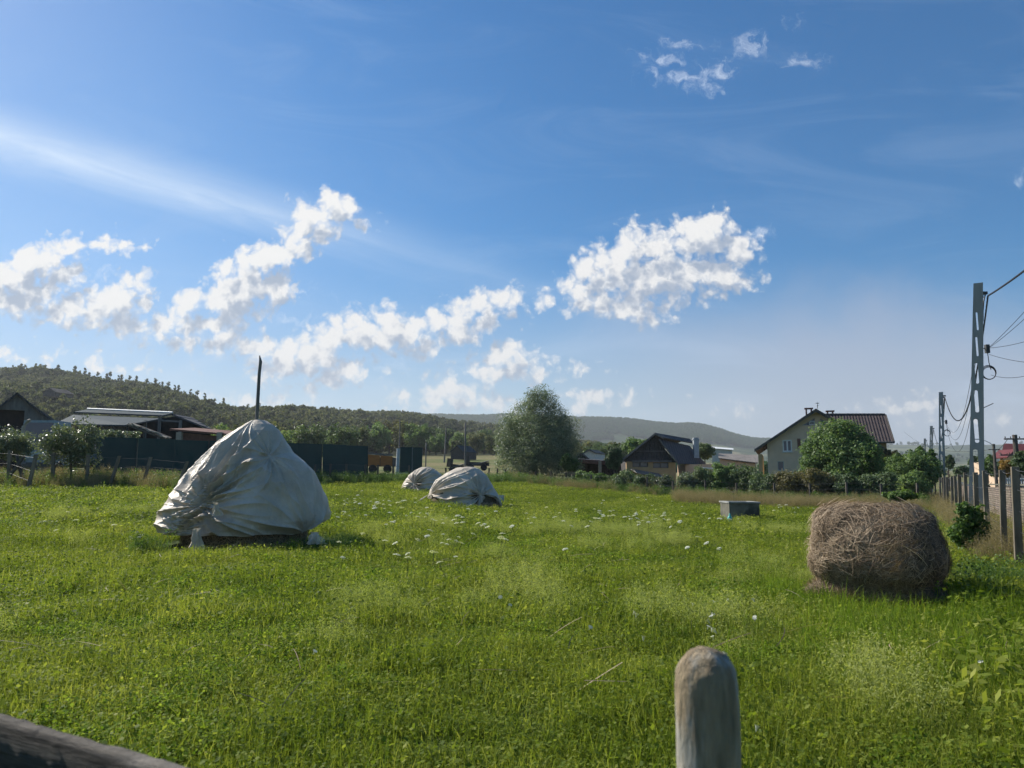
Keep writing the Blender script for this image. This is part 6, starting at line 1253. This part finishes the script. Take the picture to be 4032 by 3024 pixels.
p = np.concatenate([strip([(2650, 49), (2900, 46), (3334, 42), (3620, 42)], 800, 3, 1.6), strip([(-300, 37.5), (300, 38), (700, 38.5), (1150, 47)], 900, 4, 1.3), strip([(2000, 66), (2600, 56)], 250, 5, 1.5)])
D = rng.uniform(13, 60, 420); p2 = np.stack([8.25 + (D - 12.7) * .5167 + rng.normal(-.1, .4, 420), D], -1); p = np.concatenate([p, p2]); r_, s_, i_ = rsi(len(p), .5, .95, 4)
scatter('dry_grass', put(p), r_, s_, i_, g_dry, MAT['dry_blade'], 'tan dry grass along the fences')
# longer rank grass round the bale and lower right corner
g_rank = [tri_mesh('rank', [blades(60, .22, .20, .50, .011, 1.15, 170 + k, 4, curl=1.3)]) for k in range(4)]
def cloud_of(cx, cy, sx, sy, n, seed): r = np.random.default_rng(seed); return np.stack([r.normal(cx, sx, n), r.normal(cy, sy, n)], -1)
b2_ = P(3990, 2500, 5.5); p = np.concatenate([cloud_of(bx_ + .2, by_ - 1.7, .9, .3, 90, 1), cloud_of(8.1, 10.8, .9, 1.2, 330, 2), cloud_of(4.6, 6.6, 1.1, 1.0, 420, 3), cloud_of(6.4, 9.0, 1.2, .9, 420, 4), cloud_of(bx_ - 1.1, by_, .25, .8, 90, 6)])
ok = np.hypot(p[:, 0] - bx_, p[:, 1] - by_) > .95; p = p[ok]; r_, s_, i_ = rsi(len(p), .5, .92, 4)
scatter('rank_grass', put(p), r_, s_, i_, g_rank, MAT['meadow_herb'], 'long bent grass round the hay bale and by the wire fence')
p = np.concatenate([cloud_of(inf1[0] - 1.4, 15.6, .22, .12, 14, 7), cloud_of(bx_ + 1.9, by_ + .5, .6, .6, 70, 8)]); r_, s_, i_ = rsi(len(p), .35, .7, 4)
scatter('leafy_weeds', put(p), r_, s_, i_, g_weed, MAT['weed_leaf'], 'leafy weeds beside the haystack and the bale')
# single dry stalks lying through the sward
n = 900; p, _ = field_pts(2, 4.5, 20, 8); p = p[rng.permutation(len(p))[:450]]; q = put(p) + np.array([0, 0, .12]); sm = straw_mesh('dry_stalks', q, np.tile([0, 0, 1.0], (len(q), 1)) + rng.normal(0, .3, (len(q), 3)), None, .12, .5, .006, curve=.3, lift=.12); tag(sm, 'scattered dry stalks lying in the grass', kind='stuff')
# ---- white flowers, one by one
def umbel(seed, R_=.05, h=.45):
    r = np.random.default_rng(seed); st_ = MB().tube([(0, 0, -.03), (.01, 0, h * .5), (.0, .01, h)], .004, 4); bm_me = bpy.data.meshes.new('stem'); bmesh.ops.triangulate(st_.bm, faces=st_.bm.faces); st_.bm.to_mesh(bm_me); st_.bm.free(); bm_me.materials.append(MAT['weed_leaf'])
    n = 60; a = r.uniform(0, 6.28, n); q = R_ * np.sqrt(r.random(n)); c = np.stack([np.cos(a) * q, np.sin(a) * q, h + .012 - (q / R_) ** 2 * .018 + r.uniform(-.004, .004, n)], -1); s = .011
    N = r.normal(0, .25, (n, 3)); N[:, 2] += 1; N /= np.linalg.norm(N, axis=1, keepdims=True); t = np.cross(N, r.normal(size=(n, 3))); t /= np.linalg.norm(t, axis=1, keepdims=True); b = np.cross(N, t)
    V = np.stack([c - t * s, c + b * s, c + t * s, c - b * s], 1).reshape(-1, 3); me_ = np_mesh('flower_head', V, np.arange(n * 4).reshape(-1, 4), np.repeat(r.random(n), 4)); me_.materials.append(MAT['white_petal']); return bm_me, me_
um = [umbel(k) for k in range(3)]
rf2 = random.Random(11); fl = []
def spray(n, cx, cy, sx, sy):
    for _ in range(n):
        px, py = rf2.gauss(cx, sx), rf2.gauss(cy, sy)
        if py < 1935: continue
        fl.append((px, py))
spray(34, 2500, 2035, 110, 22); spray(26, 2350, 2000, 190, 30); spray(34, 1440, 1975, 60, 25); spray(30, 1650, 2010, 170, 30); spray(22, 1850, 2070, 170, 35); spray(16, 2150, 2060, 200, 45); spray(12, 2780, 2060, 120, 50); spray(10, 3130, 2000, 50, 12); spray(10, 1500, 2150, 200, 40); spray(8, 450, 2060, 250, 40); spray(8, 1750, 2130, 60, 15)
for k, (px, py) in enumerate(fl):
    # walk outwards until the ray meets the ground
    u, v = uv(px, py); D = 8.0
    while D < 62 and EYE + v * D > G(u * D, D) + .42: D += .5
    if D > 60 or any(math.hypot(u * D - f[0], D - f[1]) < f[2] + .1 for f in foot): continue
    o = empty('wild_carrot', (u * D, D, G(u * D, D)), 'white wild carrot flower head standing in the meadow', 'flower', 'white wild carrot flowers in the meadow', rz=k); s = rf2.uniform(.55, 1.2) * (1 + D / 90); o.scale = (s, s, rf2.uniform(.75, 1.15)); o.rotation_euler = (rf2.gauss(0, .22), rf2.gauss(0, .22), k); sm_, hd_ = um[k % 3]
    for nm, me_ in (('stem', sm_), ('flower_head', hd_)):
        c_o = bpy.data.objects.new(nm, me_); C.collection.objects.link(c_o); c_o.parent = o
# small white bindweed blossoms in the near grass
bwl = [(2325, 2482), (2500, 2422), (2507, 2425), (2535, 2514), (2785, 2450), (2802, 2437), (2808, 2428), (2810, 2378), (2790, 2477), (2806, 2487), (2812, 2497), (2805, 2515), (2972, 2437), (2972, 2448), (2856, 2587), (2983, 2892), (2965, 2369), (2865, 2370), (3862, 2620), (1970, 2358), (2008, 2390), (1240, 2575), (2730, 2388), (3965, 2032), (3990, 2175)]
mbp = MB(); mbp.lathe((0, 0, 0), [(.002, -.03), (.006, -.015), (.013, 0), (.020, .004)], 9); bme = bpy.data.meshes.new('blossom'); mbp.bm.to_mesh(bme); mbp.bm.free(); bme.materials.append(MAT['white_petal'])
for k, (px, py) in enumerate(bwl):
    u, v = uv(px, py); D = 1.5
    while D < 30 and EYE + v * D > G(u * D, D) + .22: D += .1
    o = bpy.data.objects.new('bindweed_flower', bme); C.collection.objects.link(o); o.location = (u * D, D, G(u * D, D) + .235); o.rotation_euler = (rf2.uniform(.2, .9), rf2.uniform(-.5, .5), k); o.scale = (rf2.uniform(.9, 1.4),) * 3; tag(o, 'small white bindweed blossom open in the near grass', 'flower', 'white bindweed blossoms in the near grass')
# ================================================================== air
hz = bpy.data.materials.new('haze_mat'); hz.use_nodes = True; h = NT(hz.node_tree); h.n.clear(); pv = h.new('ShaderNodeVolumePrincipled'); pv.inputs['Color'].default_value = (.80, .84, .88, 1); pv.inputs['Density'].default_value = .00018; pv.inputs['Anisotropy'].default_value = .2
ho = h.new('ShaderNodeOutputMaterial'); h.l.new(pv.outputs[0], ho.inputs['Volume'])
hb_ = MB().box((0, 0, 160), (9600, 9600, 520)).build('haze', hz); tag(hb_, 'thin pale summer haze', kind='stuff')
